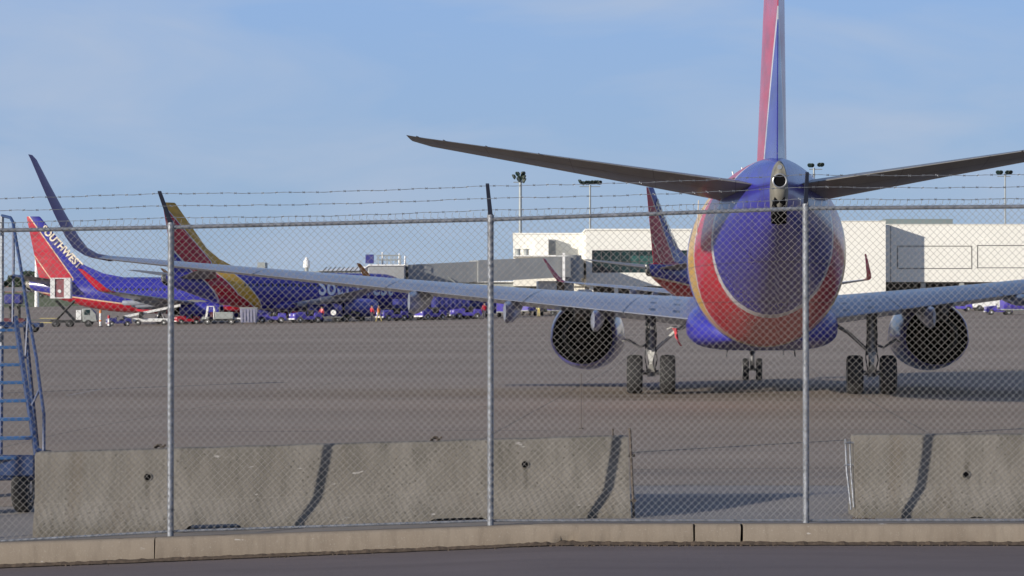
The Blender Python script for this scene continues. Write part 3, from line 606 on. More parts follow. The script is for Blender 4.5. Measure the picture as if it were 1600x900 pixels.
def airliner(loc, heading, label, paint, wg, main=False):
    root = empty('airliner', loc, -R(heading), label, 'airliner', 'airliners parked on the apron')
    ys = [-16.55 + i * .33 for i in range(int(33.55 / .33) + 1)] + [16.85, 17.0]
    fu = MB().loft([fus_ring(y) for y in ys]).build('fuselage', paint, root, angle=60)
    bf = MB(); rings = []
    for y, hw, zb, zt in ((-3.4, .9, 1.40, 1.8), (-2.8, 1.6, 1.28, 2.05), (-2.0, 1.88, 1.20, 2.25), (-1.0, 1.94, 1.15, 2.4), (1, 1.96, 1.13, 2.5), (4, 1.96, 1.13, 2.5), (6.5, 1.93, 1.16, 2.3), (8, 1.6, 1.22, 1.9), (9, .8, 1.32, 1.6)):
        zc = (zb + zt) / 2; r = []
        for k in range(40):
            t = 2 * math.pi * k / 40; c = math.cos(t); s = math.sin(t); r.append((hw * math.copysign(abs(c) ** .5, c), y, zc + (zt - zb) / 2 * math.copysign(abs(s) ** .75, s)))
        rings.append(r)
    bf.loft(rings).build('belly_fairing', 'blue' if paint == 'heart' else 'red', root, angle=60)
    # windscreen
    ck = MB()
    for s in (-1, 1):
        for a, b in ((.08, .52), (.56, 1.0)):
            q = []
            for (f, yy, zz) in ((a, 15.35, 4.22), (b, 15.35 - .75 * b, 4.2), (b, 14.75 - .55 * b, 4.66), (a, 14.85, 4.72)):
                hw, zb, zt = sec(yy); x = fus_x(yy, min(zz, zt - .02)) * f; q.append((x * s, yy + .06, zz + .03))
            ck.add(q, [(0, 1, 2, 3)])
    ck.build('windscreen', 'glass', fu, smooth=False)
    # fin
    rings = []
    for i in range(13):
        z = 5.0 + 7.4 * i / 12; t = i / 12; yl = -8.7 - 6.3 * t; yt = -15.1 - 1.55 * t; c = yl - yt
        rings.append([(w * c, yl - u * c, z) for u, w in airfoil(13, .10, 0)])
    yl = -15.15; yt = -16.62; rings.append([(w * .5 * (yl - yt), yl - u * (yl - yt), 12.5) for u, w in airfoil(13, .10, 0)])
    fin = MB().loft(rings).build('fin', paint, root, angle=50)
    dr = MB(); dr.loft([[(-.16, -12, 5.0), (.16, -12, 5.0), (.06, -12, 8.4), (-.06, -12, 8.4)], [(-.15, -9.6, 5.2), (.15, -9.6, 5.2), (.05, -9.6, 6.75), (-.05, -9.6, 6.75)], [(-.12, -7.5, 5.3), (.12, -7.5, 5.3), (.04, -7.5, 5.85), (-.04, -7.5, 5.85)], [(-.05, -5.2, 5.35), (.05, -5.2, 5.35), (.02, -5.2, 5.42), (-.02, -5.2, 5.42)]])
    dr.build('dorsal_fin', paint, root)
    # tail planes
    for s in (-1, 1):
        st = [(la, 4.62 + .132 * (la - .3), -9.95 - 5.05 * (la - .3) / 6.85, -14.85 - 1.6 * (la - .3) / 6.85, .10 - .002 * la, 0, (0, 1)) for la in (.2, 1, 2, 3.2, 4.5, 5.8, 6.8)]
        st.append((7.12, 5.53, -15.15, -16.5, .06, 0, (0, 1)))
        tp = surface(st, s, cam=-.005).build('tailplane', 'stab', root, angle=50)
        ew = MB()
        for la in (4.6, 5.6, 6.4, 6.9): ew.cyl((s * la, -14.85 - 1.6 * (la - .3) / 6.85 + .05, 4.63 + .132 * (la - .3)), (s * la, -15.15 - 1.6 * (la - .3) / 6.85, 4.62 + .132 * (la - .3)), .008, n=5)
        if main: ew.build('static_wick', 'black', tp)
    # wings
    for s in (-1, 1):
        up_ = .028 if (s > 0 and main) else 0.
        st = []
        for la in (1.0, 1.9, 3, 4.4, 5.8, 7.5, 9.5, 11.5, 13.5, 15.4, 16.9):
            f = (la - 1) / 15.9; st.append((la, wing_z(la) + up_ * (la - 1), wing_le(la), wing_te(la), .105 - .025 * f, .5 - .4 * f, (0, 1)))
        wgo = surface(st, s, cam=.022).build('wing', 'wing', root, angle=50)
        wz = wing_z(16.9) + up_ * 15.9
        wl = [(16.9, wz, -1.25, -2.75, .10, .2, (0, 1)), (17.22, wz + .07, -1.50, -2.92, .10, 0, (-.35, .94)), (17.45, wz + .25, -1.8, -3.15, .095, 0, (-.75, .66)), (17.58, wz + .55, -2.2, -3.45, .09, 0, (-.96, .28)),
              (17.72, wz + 1.1, -2.9, -3.95, .085, 0, (-.98, .2)), (17.88, wz + 1.8, -3.75, -4.5, .08, 0, (-.98, .2)), (18.0, wz + 2.4, -4.5, -5.02, .08, 0, (-.98, .2)), (18.03, wz + 2.5, -4.75, -5.1, .06, 0, (-.98, .2))]
        surface(wl, s, cam=.01).build('winglet', wg, wgo, angle=60)
        for la, sc in ((4.25, 1.1), (6.5, 1.15), (8.9, 1.15)):
            sc = sc * (.5 if (main and s > 0 and la > 6) else 1); fm = MB(); zt = wing_z(la) + up_ * (la - 1); yt = wing_te(la); rr = []
            for (dy, w, top, bot) in ((3.6, .02, -.05, -.12), (3.0, .11, 0, -.22), (2.2, .14, .05, -.36), (1.2, .15, .06, -.46), (.3, .14, .0, -.52), (-.5, .12, -.02, -.53), (-1.0, .07, -.04, -.50), (-1.25, .03, -.06, -.44)):
                cz = zt + (top + bot) / 2 * sc; hh = (top - bot) / 2 * sc
                rr.append([(s * (la + math.cos(k * math.pi / 8) * w), yt + dy, cz + math.sin(k * math.pi / 8) * hh) for k in range(16)])
            fm.loft(rr).build('flap_fairing', 'wing', wgo, angle=60)
    # engines
    for s in (-1, 1):
        ex = 4.83 * s; ez = 1.50
        def er(y, r, flat=True, n=44, dz=0):
            o = []
            for k in range(n):
                t = 2 * math.pi * k / n; c = math.cos(t); q = math.sin(t); rz = r * (1.0 if q > 0 else (.965 if flat else 1)); rx = r * (1.03 if flat and q < 0 else 1.0)
                o.append((ex + rx * c, y, ez + dz + rz * q))
            return o
        na = MB().loft([er(7.62, .84), er(7.66, .88), er(7.6, .93), er(7.3, .99), er(6.6, 1.03), er(5.6, 1.05), er(4.6, 1.0), er(3.7, .93), er(3.0, .85), er(2.98, .83), er(3.4, .835), er(4.2, .85), er(5.8, .84), er(7.1, .80), er(7.62, .84)], caps=False)
        na = na.build('nacelle', 'nacelle' if paint == 'heart' else 'blue', root, angle=60)
        MB().loft([er(3.02, .822), er(4.0, .84), er(5.6, .835), er(6.6, .80), er(6.6, .1)], caps=True).build('fan_duct', 'dark', na, angle=50)
        MB().loft([er(5.4, .64, 0), er(4.2, .66, 0), er(3.2, .60, 0), er(2.5, .50, 0), er(2.15, .43, 0), er(2.15, .41, 0), er(2.9, .42, 0), er(3.6, .40, 0), er(3.6, .05, 0)], caps=True).build('core_cowl', 'darkmetal', na, angle=50)
        MB().loft([er(3.5, .25, 0, 24), er(2.5, .24, 0, 24), er(2.0, .15, 0, 24), er(1.65, .03, 0, 24)]).build('exhaust_plug', 'darkmetal', na)
        MB().loft([er(7.64, .87), er(7.70, .885), er(7.68, .91), er(7.55, .95)], caps=False).build('intake_lip', 'metal', na)
        py = MB()
        py.loft([[(ex - w, y, zb), (ex + w, y, zb), (ex + w * .9, y, zt), (ex - w * .9, y, zt)] for (y, w, zb, zt) in ((6.4, .12, 2.35, 2.5), (5.4, .2, 2.2, 2.72), (4.2, .22, 2.1, 2.78), (3.0, .22, 1.95, 2.6), (2.0, .19, 1.9, 2.5), (.9, .1, 2.1, 2.42))])
        py.build('pylon', 'strutm', na, bevel=.03)
        ch = MB().add([(ex - .75 * s, 6.2, 2.22), (ex - .78 * s, 5.2, 2.2), (ex - 1.05 * s, 5.1, 2.42), (ex - .98 * s, 5.5, 2.38)], [(0, 1, 2, 3), (3, 2, 1, 0)]) if False else None
    # landing gear
    for s in (-1, 1):
        lx = 2.86 * s
        g = MB(); g.cyl((lx, 0, 1.05), (lx, .05, 2.25), .125, n=18); g.cyl((lx, 0, .5), (lx, 0, 1.1), .075, n=16); g.cyl((lx - .5, 0, .56), (lx + .5, 0, .56), .06, n=14)
        g.cyl((lx, 0, 1.02), (lx, 0, 1.14), .15, n=18); g.cyl((lx, 0, .45), (lx, 0, .68), .11, n=14)
        gg = g.build('main_gear', 'strutm', root)
        b = MB(); b.cyl((lx - .05 * s, -.08, 1.10), (lx - .62 * s, -.02, 1.62), .045, n=10); b.cyl((lx - .62 * s, -.02, 1.62), (lx - 1.0 * s, 0, 1.85), .05, n=10); b.cyl((lx + .02, -.14, .85), (lx, -.12, 1.15), .04, n=8)
        b.build('side_brace', 'gearwhite' if s < 0 else 'strutm', gg)
        b = MB(); b.tube([(lx + .1 * s, -.05, 1.3), (lx + .3 * s, -.08, 1.22), (lx + .48 * s, -.1, 1.34), (lx + .62 * s, -.05, 1.42), (lx + .75 * s, 0, 1.38)], .035, n=8); b.build('drag_link', 'strutm', gg)
        tl = MB(); tl.add([(lx - .1, -.1, 1.08), (lx + .1, -.1, 1.08), (lx + .04, -.34, .82), (lx - .04, -.34, .82)], [(0, 1, 2, 3)]); tl.add([(lx - .04, -.34, .82), (lx + .04, -.34, .82), (lx + .1, -.1, .6), (lx - .1, -.1, .6)], [(0, 1, 2, 3)])
        tlo = tl.build('torque_link', 'gearwhite', gg, smooth=False); sd = tlo.modifiers.new('s', 'SOLIDIFY'); sd.thickness = .04
        dm = MB().box(lx + .13 * s - .02, lx + .13 * s + .02, -.1, .75, 1.2, 2.1).build('gear_door', 'strutm', gg, bevel=.015)
        hs = MB(); hs.tube([(lx + .08, -.12, 2.0), (lx + .14, -.16, 1.6), (lx + .12, -.15, 1.2), (lx + .16, -.2, .9), (lx + .1, -.14, .62)], .018, n=6); hs.tube([(lx - .08, -.12, 1.9), (lx - .12, -.15, 1.5), (lx - .16, -.2, .95), (lx - .1, -.12, .6)], .016, n=6); hs.build('brake_hose', 'black', gg)
        for dx in (-.43, .43): wheel(gg, lx + dx, 0, .51, .51, .40, 'tyre', hub='strutm')
    g = MB(); g.cyl((0, 12.6, .34), (0, 12.6, 1.5), .07, n=14); g.cyl((0, 12.6, .85), (0, 12.6, 1.5), .1, n=14); g.cyl((-.28, 12.6, .34), (.28, 12.6, .34), .045, n=10); g.cyl((0, 12.55, .95), (0, 13.6, 1.5), .04, n=8)
    ng = g.build('nose_gear', 'strutm', root)
    for dx in (-.21, .21): wheel(ng, dx, 12.6, .345, .345, .2, 'tyre', hub='gearwhite')
    for dx in (-.55, .55): MB().add([(dx, 11.9, 1.4), (dx, 13.6, 1.4), (dx * 1.1, 13.6, .98), (dx * 1.1, 11.9, .98)], [(0, 1, 2, 3)]).build('nose_gear_door', 'blue', ng, smooth=False).modifiers.new('s', 'SOLIDIFY').thickness = .03
    for dx, mm in ((-.15, 'amber'), (.16, 'gearwhite')):
        MB().cyl((dx, 12.5, 1.08), (dx, 12.62, 1.08), .085, n=14).build('taxi_light', mm, ng); MB().cyl((dx, 12.55, 1.08), (dx, 12.66, 1.08), .1, n=14).build('lamp_housing', 'black', ng)
    # APU fairing
    ap = MB(); rr = []
    for y, w, zb, zt in ((-16.72, .115, 4.40, 4.94), (-16.64, .14, 4.12, 4.98), (-16.45, .165, 3.96, 5.0), (-16.1, .19, 3.84, 5.0), (-15.75, .2, 3.80, 4.9), (-15.1, .1, 3.95, 4.6)):
        rr.append([(w * math.cos(k * math.pi / 12), y, (zb + zt) / 2 + (zt - zb) / 2 * math.sin(k * math.pi / 12)) for k in range(24)])
    apo = ap.loft(rr).build('apu_fairing', 'apu', root, angle=60)
    rg = MB(); yy = -16.76
    def cr(r, y, z=4.60, n=24): return [(r * math.cos(2 * math.pi * k / n), y, z + r * math.sin(2 * math.pi * k / n)) for k in range(n)]
    rg.loft([cr(.14, -16.5), cr(.14, yy), cr(.125, yy - .01), cr(.112, yy), cr(.112, -16.55)], caps=False); rg.build('exhaust_ring', 'metal', apo)
    MB().cyl((0, -16.735, 4.60), (0, -16.5, 4.60), .113, n=24).build('exhaust_hole', 'dark', apo)
    MB().loft([[(x * w, y, z) for x, z in ((-1, zt), (1, zt), (1, zb), (-1, zb))] for y, w, zt, zb in ((-16.67, .10, 4.36, 4.20), (-16.50, .13, 4.36, 3.97), (-16.1, .15, 4.3, 3.80))]).build('air_vent', 'dark', apo, bevel=.03)
    MB().cyl((0, -16.73, 4.86), (0, -16.66, 4.86), .045, .06, n=14).build('tail_light', 'metal', apo)
    if main:
        for la, s in ((.50, 1), (.72, 1), (.93, 1), (-.56, -1), (-.76, -1), (-1.08, -1)):
            y = -7.2; hw, zb, zt = sec(y); zc = (zb + zt) / 2; z = zc + (zt - zc) * math.sqrt(1 - (la / hw) ** 2); d = Vector((la / hw, 0, (z - zc) / (zt - zc))).normalized()
            MB().cyl((la, y, z), tuple(Vector((la, y, z)) + d * .17 + Vector((.03, 0, .0))), .018, n=6).build('vortex_generator', 'white' if la in (-.56, -.76) else 'navy', fu)
        for x, y, l, dx in ((-.82, 4, .30, -.05), (.72, 5, .28, .02)): MB().cyl((x, y, 1.2), (x + dx, y - .1, 1.2 - l), .02, .012, n=6).build('drain_mast', 'gearwhite', fu)
        for x in (-.25, .95): MB().add([(x, 2, 1.15), (x, 1.8, 1.15), (x + .02, 1.75, .95), (x + .02, 1.85, .95)], [(0, 1, 2, 3)]).build('antenna', 'black', fu, smooth=False).modifiers.new('s', 'SOLIDIFY').thickness = .03
        MB().tube([(-fus_x(-9.5, 3.3) - .01, -9.5, 4.6), (-fus_x(-9.4, 3.3) - .03, -9.4, 3.9), (-fus_x(-9.2, 3.0) - .02, -9.1, 3.2), (-fus_x(-9.2, 2.9) - .0, -9.2, 2.95), (-fus_x(-9.6, 2.95) - .0, -9.6, 3.0)], .014, n=6).build('static_cord', 'gearwhite', fu)
    if paint == 'canyon':
        for s in (1,):
            me = text_mesh('SOUTHWEST', 1.28, .05); P0 = Vector((-14.85, 11.1)); d = Vector((.70, -.715)).normalized(); u = Vector((.715, .70)).normalized()
            xs = [v.co.x for v in me.vertices]; k = 6.5 / (max(xs) - min(xs))
            for v in me.vertices:
                a = v.co.x * k; b = v.co.y * .88; q = P0 + d * a + u * (b - .15); v.co = Vector((s * (fin_half(q.x, q.y) + .07), q.x, q.y))
            me.materials.append(M['goldt']); o = bpy.data.objects.new('lettering', me); C.objects.link(o); o.parent = fin
    elif not main:
        me = text_mesh('Southwest', 2.9, .05); xs = [v.co.x for v in me.vertices]; k = 10.4 / (max(xs) - min(xs))
        for v in me.vertices:
            y = 2.3 + v.co.x * k; z = 2.95 + v.co.y; v.co = Vector((fus_x(y, z) + .03, y, z))
        me.materials.append(M['silvert']); o = bpy.data.objects.new('lettering', me); C.objects.link(o); o.parent = fu
    return root

MX, MY = 6.50, 59.6
airliner((MX, MY, 0), 5.0, 'nearest airliner seen from behind with blue tail cone and red and gold bands', 'heart', 'wgblue', True)
def onG(X, Y, d=0): return (X, Y, H(X, Y) + d)
a1 = airliner((-40.0, 264, H(-40.0, 264)), 96, 'leftmost airliner with SOUTHWEST lettered down its red and blue tail fin', 'canyon', 'red')
a2 = airliner((-24.1, 249, 1.22), 48, 'airliner with Southwest on its blue side and gold edged red tail fin', 'heart', 'orange')
a3 = airliner((21.4, 236.3, H(21.4, 236.3)), 30, 'airliner partly hidden behind the nearest plane in front of the cream terminal', 'canyon', 'red')

# red streamer pinned to the left main gear strut
sx, sy, sz = MX - 2.30 + .087 * 0, MY - .1, 1.72
rs = MB()
for o_, tw in ((0, 0), (.05, 1)):
    vs = []; fs = []
    for i in range(9):
        t = i / 8; x = sx + o_ + .14 * t + .02 * math.sin(t * 6 + tw); y = sy + .02 * math.sin(t * 5); z = sz - .46 * t * (1 if tw else .7); vs += [(x - .03, y, z), (x + .03, y + .012, z)]
    fs = [(2 * i, 2 * i + 1, 2 * i + 3, 2 * i + 2) for i in range(8)]; rs.add(vs, fs)
rs = rs.build('ribbon', 'case2', None); rs.modifiers.new('s', 'SOLIDIFY').thickness = .006
tag(rs, 'red warning streamer hanging from the strut of the nearest plane', 'streamer')
MB().tube([(sx - .16, sy, sz - .03), (sx - .05, sy, sz + .02), (sx + .12, sy, sz + .04)], .02, n=6).build('pin', 'gearwhite', rs)

# thin marker rod standing on the apron
rX, rY = px(908, 41.5), 41.5
tag(MB().cyl((rX, rY, 0), (rX, rY, 1.02), .007, n=6).cyl((rX, rY, 0), (rX, rY, .03), .05, .03, n=10).build('marker_rod', 'steel'), 'thin upright marker rod on the apron below the left engine', 'marker rod')

# ------------------------------------------------------------------ mobile stairs at the left
def q3(x, y, Y): return Vector((px(x, Y), Y, pz(y, Y)))
st = empty('access_stairs', (-5.6, 25.6, H(-5.6, 25.6)), 0, 'blue mobile access stairs on wheels beside the barrier at the left edge', 'stairs')
O = Vector(st.location)
def L(v): return Vector(v) - O
g0 = H(-5.6, 25.6)
b0 = q3(60, 712, 25.5); b1 = q3(25, 503, 27.3); run = (b1 - b0); wdir = Vector((-.93, -.33, 0)).normalized() * .78
for sgn in (0, 1):
    sb = MB(); o_ = wdir * sgn; A = b0 + o_ - Vector((0, 0, .1)); B = b1 + o_; hz_ = Vector((0, 0, .075)); tx = Vector((.02, .007, 0))
    sb.add([L(A - tx - hz_), L(A + tx - hz_), L(A + tx + hz_), L(A - tx + hz_), L(B - tx - hz_), L(B + tx - hz_), L(B + tx + hz_), L(B - tx + hz_)], [(0, 3, 2, 1), (4, 5, 6, 7), (0, 1, 5, 4), (1, 2, 6, 5), (2, 3, 7, 6), (3, 0, 4, 7)])
    sb.build('stringer', 'ladder', st, bevel=.006)
back = Vector((run.x, run.y, 0)).normalized()
for i in range(8):
    p = b0 + run * (i / 7.4); s = MB(); a = L(p); w = wdir; d = back * .2; t = Vector((0, 0, .035))
    s.add([a, a + w, a + w + d, a + d, a - t, a + w - t, a + w + d - t, a + d - t], [(0, 1, 2, 3), (7, 6, 5, 4), (0, 4, 5, 1), (1, 5, 6, 2), (2, 6, 7, 3), (3, 7, 4, 0)]); s.build('step', 'step', st, bevel=.004)
pl = MB(); a = L(b1); w = wdir; d = back * .9; t = Vector((0, 0, .05)); pl.add([a, a + w, a + w + d, a + d, a - t, a + w - t, a + w + d - t, a + d - t], [(0, 1, 2, 3), (7, 6, 5, 4), (0, 4, 5, 1), (1, 5, 6, 2), (2, 6, 7, 3), (3, 7, 4, 0)]); pl.build('platform', 'ladder', st)
hr = MB(); pr = [q3(69, 704, 25.5), q3(69, 647, 25.6), q3(63, 606, 25.95), q3(57, 560, 26.2), q3(44, 490, 26.7), q3(31, 410, 27.2), q3(20, 347, 27.6), q3(16, 340, 27.8), q3(3, 337, 28.3)]
hr.tube([L(p) for p in pr], .019, n=8); hr.tube([L(q3(63, 606, 25.95)), L(q3(50, 634, 25.9))], .016, n=6); hr.tube([L(q3(20, 347, 27.6)), L(q3(21, 395, 27.5)), L(q3(20, 505, 27.3))], .018, n=6)
hr.tube([L(q3(44, 490, 26.7)), L(q3(40, 560, 26.6))], .016, n=6); hr.tube([L(q3(69, 704, 25.5)), L(q3(56, 700, 25.5))], .016, n=6); hr.tube([L(q3(21, 430, 27.45)), L(q3(33, 432, 27.3))], .014, n=6)
hr.build('handrail', 'ladder', st)
h2 = MB(); h2.tube([L(p + wdir) for p in pr], .019, n=8); h2.build('handrail', 'ladder', st)
MB().tube([L(q3(3, 337, 28.3)), L(q3(3, 545, 28.3))], .024, n=8).build('upright', 'galv', st)
MB().tube([L(q3(3, 545, 28.3)), L(q3(2, 720, 28.3))], .024, n=8).build('upright', 'ladder', st)
bs = MB()
lg = g0 + .42
for (p, q) in (((-5.25, 25.6), (-6.1, 25.35)), ((-5.25, 25.6), (-5.85, 28.2)), ((-6.1, 25.35), (-6.7, 28.0)), ((-5.85, 28.2), (-6.7, 28.0)), ((-5.5, 26.6), (-6.3, 26.4))):
    bs.tube([L((p[0], p[1], lg)), L((q[0], q[1], lg))], .05, n=6)
bs.tube([L((-5.85, 28.2, lg)), L(b1 + Vector((0, .5, 0)))], .03, n=6); bs.tube([L((-6.7, 28.0, lg)), L(b1 + wdir + Vector((0, .5, 0)))], .03, n=6)
bs.build('base_frame', 'ladder', st)
pn = MB(); pn.box(-5.9 - O.x, -5.32 - O.x, 25.42 - O.y, 25.50 - O.y, g0 + .42 - O.z, g0 + .66 - O.z); pn.build('tool_box', 'ladder', st, bevel=.02)
for x, y in ((-5.50, 25.7), (-6.3, 25.5), (-5.75, 28.1), (-6.75, 27.9)): wheel(st, x - O.x, y - O.y, .28, .28, .17, 'wheel', hub='metal')

# ------------------------------------------------------------------ people
def person(loc, rz, label, joints, shirt, trousers, vest=None, scale=1.):
    root = empty('person', loc, rz, label, 'person'); root.scale = (scale,) * 3
    J = dict(pelvis=((0, 0, .95), .14), waist=((0, 0, 1.1), .125), chest=((0, 0, 1.32), .16), neck=((0, 0, 1.5), .06), chin=((0, .02, 1.57), .07), head=((0, .015, 1.66), .095), crown=((0, 0, 1.74), .07),
             ls=((-.19, 0, 1.42), .065), le=((-.26, 0, 1.14), .047), lw=((-.27, .08, .90), .033), lh=((-.27, .1, .81), .035), rs=((.19, 0, 1.42), .065), re=((.26, 0, 1.14), .047), rw=((.27, .08, .90), .033), rh=((.27, .1, .81), .035),
             lhip=((-.09, 0, .90), .10), lk=((-.10, .02, .50), .065), la=((-.11, 0, .09), .045), lt=((-.11, .15, .03), .035), rhip=((.09, 0, .90), .10), rk=((.10, .02, .50), .065), ra=((.11, 0, .09), .045), rt=((.11, .15, .03), .035))
    for k, v in joints.items(): J[k] = (v, J[k][1])
    names = list(J); E = [('pelvis', 'waist'), ('waist', 'chest'), ('chest', 'neck'), ('neck', 'chin'), ('chin', 'head'), ('head', 'crown')]
    for s in 'lr': E += [('chest', s + 's'), (s + 's', s + 'e'), (s + 'e', s + 'w'), (s + 'w', s + 'h'), ('pelvis', s + 'hip'), (s + 'hip', s + 'k'), (s + 'k', s + 'a'), (s + 'a', s + 't')]
    me = bpy.data.meshes.new('body'); me.from_pydata([J[k][0] for k in names], [(names.index(a), names.index(b)) for a, b in E], []); me.update()
    o = bpy.data.objects.new('body', me); C.objects.link(o); sk = o.modifiers.new('skin', 'SKIN'); sub = o.modifiers.new('sub', 'SUBSURF'); sub.levels = 2; sub.render_levels = 2
    for i, k in enumerate(names): me.skin_vertices[0].data[i].radius = (J[k][1], J[k][1]); me.skin_vertices[0].data[i].use_root = (k == 'pelvis')
    bpy.context.view_layer.update(); m2 = bpy.data.meshes.new_from_object(o.evaluated_get(bpy.context.evaluated_depsgraph_get())); bpy.data.objects.remove(o)
    m2.name = 'body'
    m2.materials.clear()
    for mm in (shirt, trousers, 'skin', 'black'): m2.materials.append(M[mm])
    hp = {k: Vector(J[k][0]) for k in names}
    def near(c, keys): return min(keys, key=lambda k: (c - hp[k]).length)
    for p in m2.polygons:
        k = near(p.center, names)
        p.material_index = 2 if k in ('neck', 'chin', 'head', 'crown', 'lh', 'rh') else 1 if k in ('pelvis', 'lhip', 'rhip', 'lk', 'rk') else 3 if k in ('lt', 'rt') else (1 if k in ('la', 'ra') else 0)
        p.use_smooth = True
    b = bpy.data.objects.new('body', m2); C.objects.link(b); b.parent = root
    hd = hp['head']; h = MB(); rr = []
    for i in range(7):
        f = i / 6 * math.pi / 2 * 1.15; rr.append([(hd.x + .105 * math.cos(f) * math.cos(k * math.pi / 8), hd.y - .015 + .115 * math.cos(f) * math.sin(k * math.pi / 8), hd.z + .02 + .11 * math.sin(f)) for k in range(16)])
    h.loft(rr).build('hair', 'hair', b)
    if vest:
        import bmesh
        bm = bmesh.new(); bm.from_mesh(m2); kill = [f for f in bm.faces if near(f.calc_center_median(), names) not in ('waist', 'chest', 'pelvis')]
        bmesh.ops.delete(bm, geom=kill, context='FACES'); bm.normal_update()
        for v in bm.verts: v.co += v.normal * .02
        vm = bpy.data.meshes.new('vest'); bm.to_mesh(vm); bm.free(); vm.materials.clear(); vm.materials.append(M[vest])
        for p in vm.polygons: p.material_index = 0
        vo = bpy.data.objects.new('vest', vm); C.objects.link(vo); vo.parent = b
    return root
person(onG(px(842, 250), 250), R(160), 'standing ramp worker in pale yellow top and yellow trousers, arm bent', dict(le=(-.3, .02, 1.18), lw=(-.2, .22, 1.15), lh=(-.14, .28, 1.17), lk=(-.08, .04, .5), rk=(.09, -.03, .5), rt=(.12, .1, .03)), 'yellow', 'khaki', 'yellow')
person(onG(px(592, 239), 239), R(60), 'walking ramp worker in an orange vest in front of the plane wing', dict(lk=(-.09, .16, .52), la=(-.1, .28, .1), lt=(-.1, .43, .06), rk=(.09, -.08, .5), ra=(.1, -.3, .12), rt=(.1, -.18, .04), le=(-.27, -.1, 1.16), lw=(-.27, -.02, .95), lh=(-.27, .02, .88), re=(.27, .1, 1.16), rw=(.25, .3, 1.0), rh=(.25, .36, .98)), 'orangevest', 'khaki', 'orangevest')

person(onG(px(581, 241), 241), R(-40), 'ramp worker in a red shirt beside the one in the orange vest', dict(le=(-.3, .1, 1.16), lw=(-.2, .3, 1.1), lh=(-.15, .36, 1.1)), 'red', 'trouser')
person(onG(px(503, 242), 242), R(150), 'ramp worker in red by the carts under the wing of the lettered plane', dict(re=(.3, .1, 1.16), rw=(.25, .3, 1.05), rh=(.22, .36, 1.04)), 'red', 'trouser')
person(onG(px(757, 245), 245), R(20), 'ramp worker in bright red just left of the middle fence post', dict(lk=(-.09, .1, .5), rk=(.09, -.05, .5)), 'red', 'trouser', 'red')
# ------------------------------------------------------------------ ground vehicles
def lab(o, s): o['label'] = s; return o
def make_tug(label, col, group='tugs in the ramp traffic', canopy=None):
    r = empty('baggage_tug', (0, 0, 0), 0, label, 'tug', group)
    MB().loft([[(-1.35, y, .3), (-1.35, y, .85), (-.3, y, .98), (-.25, y, .62), (.55, y, .62), (.6, y, .92), (1.3, y, .9), (1.35, y, .3)] for y in (-.62, .62)]).build('body', col, r, bevel=.05)
    MB().box(.1, .5, -.5, .5, .62, .78).box(.42, .55, -.5, .5, .78, 1.15).build('seat', 'black', r, bevel=.03)
    MB().cyl((-.3, 0, .9), (-.12, 0, 1.08), .03, n=8).cyl((-.13, 0, 1.06), (-.11, 0, 1.09), .19, n=16).build('steering_wheel', 'black', r)
    for x in (-.85, .85):
        for y in (-.6, .6): wheel(r, x, y, .29, .29, .2, 'wheel', 'y', 'white', 16)
    for y in (-.4, .4): MB().cyl((-1.38, y, .7), (-1.34, y, .7), .09, n=10).build('headlight', 'white', r)
    MB().box(-1.42, -1.34, -.6, .6, .3, .42).build('bumper', 'white', r, bevel=.01)
    if canopy:
        c = MB().box(-.55, 1.0, -.62, .62, 1.86, 1.94).build('canopy', canopy, r, bevel=.03)
        for x in (-.5, .9):
            for y in (-.56, .56): MB().cyl((x, y, .6), (x, y, 1.88), .04, n=8).build('canopy_post', canopy, c)
    return r
def make_cart(label, col, group='baggage carts in the ramp traffic', cases=None):
    r = empty('baggage_cart', (0, 0, 0), 0, label, 'baggage cart', group)
    MB().box(-1.5, 1.5, -.72, .72, .42, .54).build('deck', 'greyp', r, bevel=.02)
    ro = MB().loft([[(-1.55, -.76, 1.72), (-1.55, .76, 1.72), (-1.5, .5, 1.84), (-1.5, -.5, 1.84)], [(1.55, -.76, 1.72), (1.55, .76, 1.72), (1.5, .5, 1.84), (1.5, -.5, 1.84)]]).build('roof', col, r)
    for x in (-1.45, 0, 1.45):
        for y in (-.68, .68): MB().cyl((x, y, .5), (x, y, 1.74), .03, n=6).build('roof_post', col, ro)
    if cases is None:
        c = MB(); vs = []; n = 30
        for i in range(n + 1):
            x = -1.45 + 2.9 * i / n; d = .03 * math.sin(i * 1.7); vs += [(x, -.73 + d, .5), (x, -.72 + d * .5, 1.7)]
        c.add(vs, [(2 * i, 2 * i + 2, 2 * i + 3, 2 * i + 1) for i in range(n)]); o = c.build('curtain', col, r); o.modifiers.new('s', 'SOLIDIFY').thickness = .02
        for x in (-1.47, 1.47): MB().box(x - .02, x + .02, -.68, .68, .5, 1.7).build('end_panel', col, r, smooth=False)
    for x in (-1.0, 1.0):
        for y in (-.6, .6): wheel(r, x, y, .24, .24, .16, 'wheel', 'y', 'greyp', 14)
    MB().cyl((-1.5, 0, .4), (-2.1, 0, .35), .035, n=8).build('tow_bar', 'black', r)
    return r
def put(o, x, Y, rz, s=1.): o.location = onG(px(x, Y), Y); o.rotation_euler = (0, 0, R(rz)); o.scale = (s, s, s); return o
def clone(o, label, x, Y, rz, s=1.2): c = copy_tree(o); c['label'] = label; return put(c, x, Y, rz, s)
tugp = make_tug('purple blue tug with pale headlights just right of the orange vested worker', 'purple')
put(tugp, 613, 243, 38, 1.2)
clone(tugp, 'purple blue tug in front of the tall navy carts, left of the middle fence post', 673, 243, 40)
clone(tugp, 'purple blue tug partly behind the middle fence post', 728, 246, 20)
clone(tugp, 'purple blue tug with bright front between the bin and the wing shadow', 478, 241, 30)
clone(tugp, 'low purple tug next to the red suitcases left of the row', 424, 246, 8)
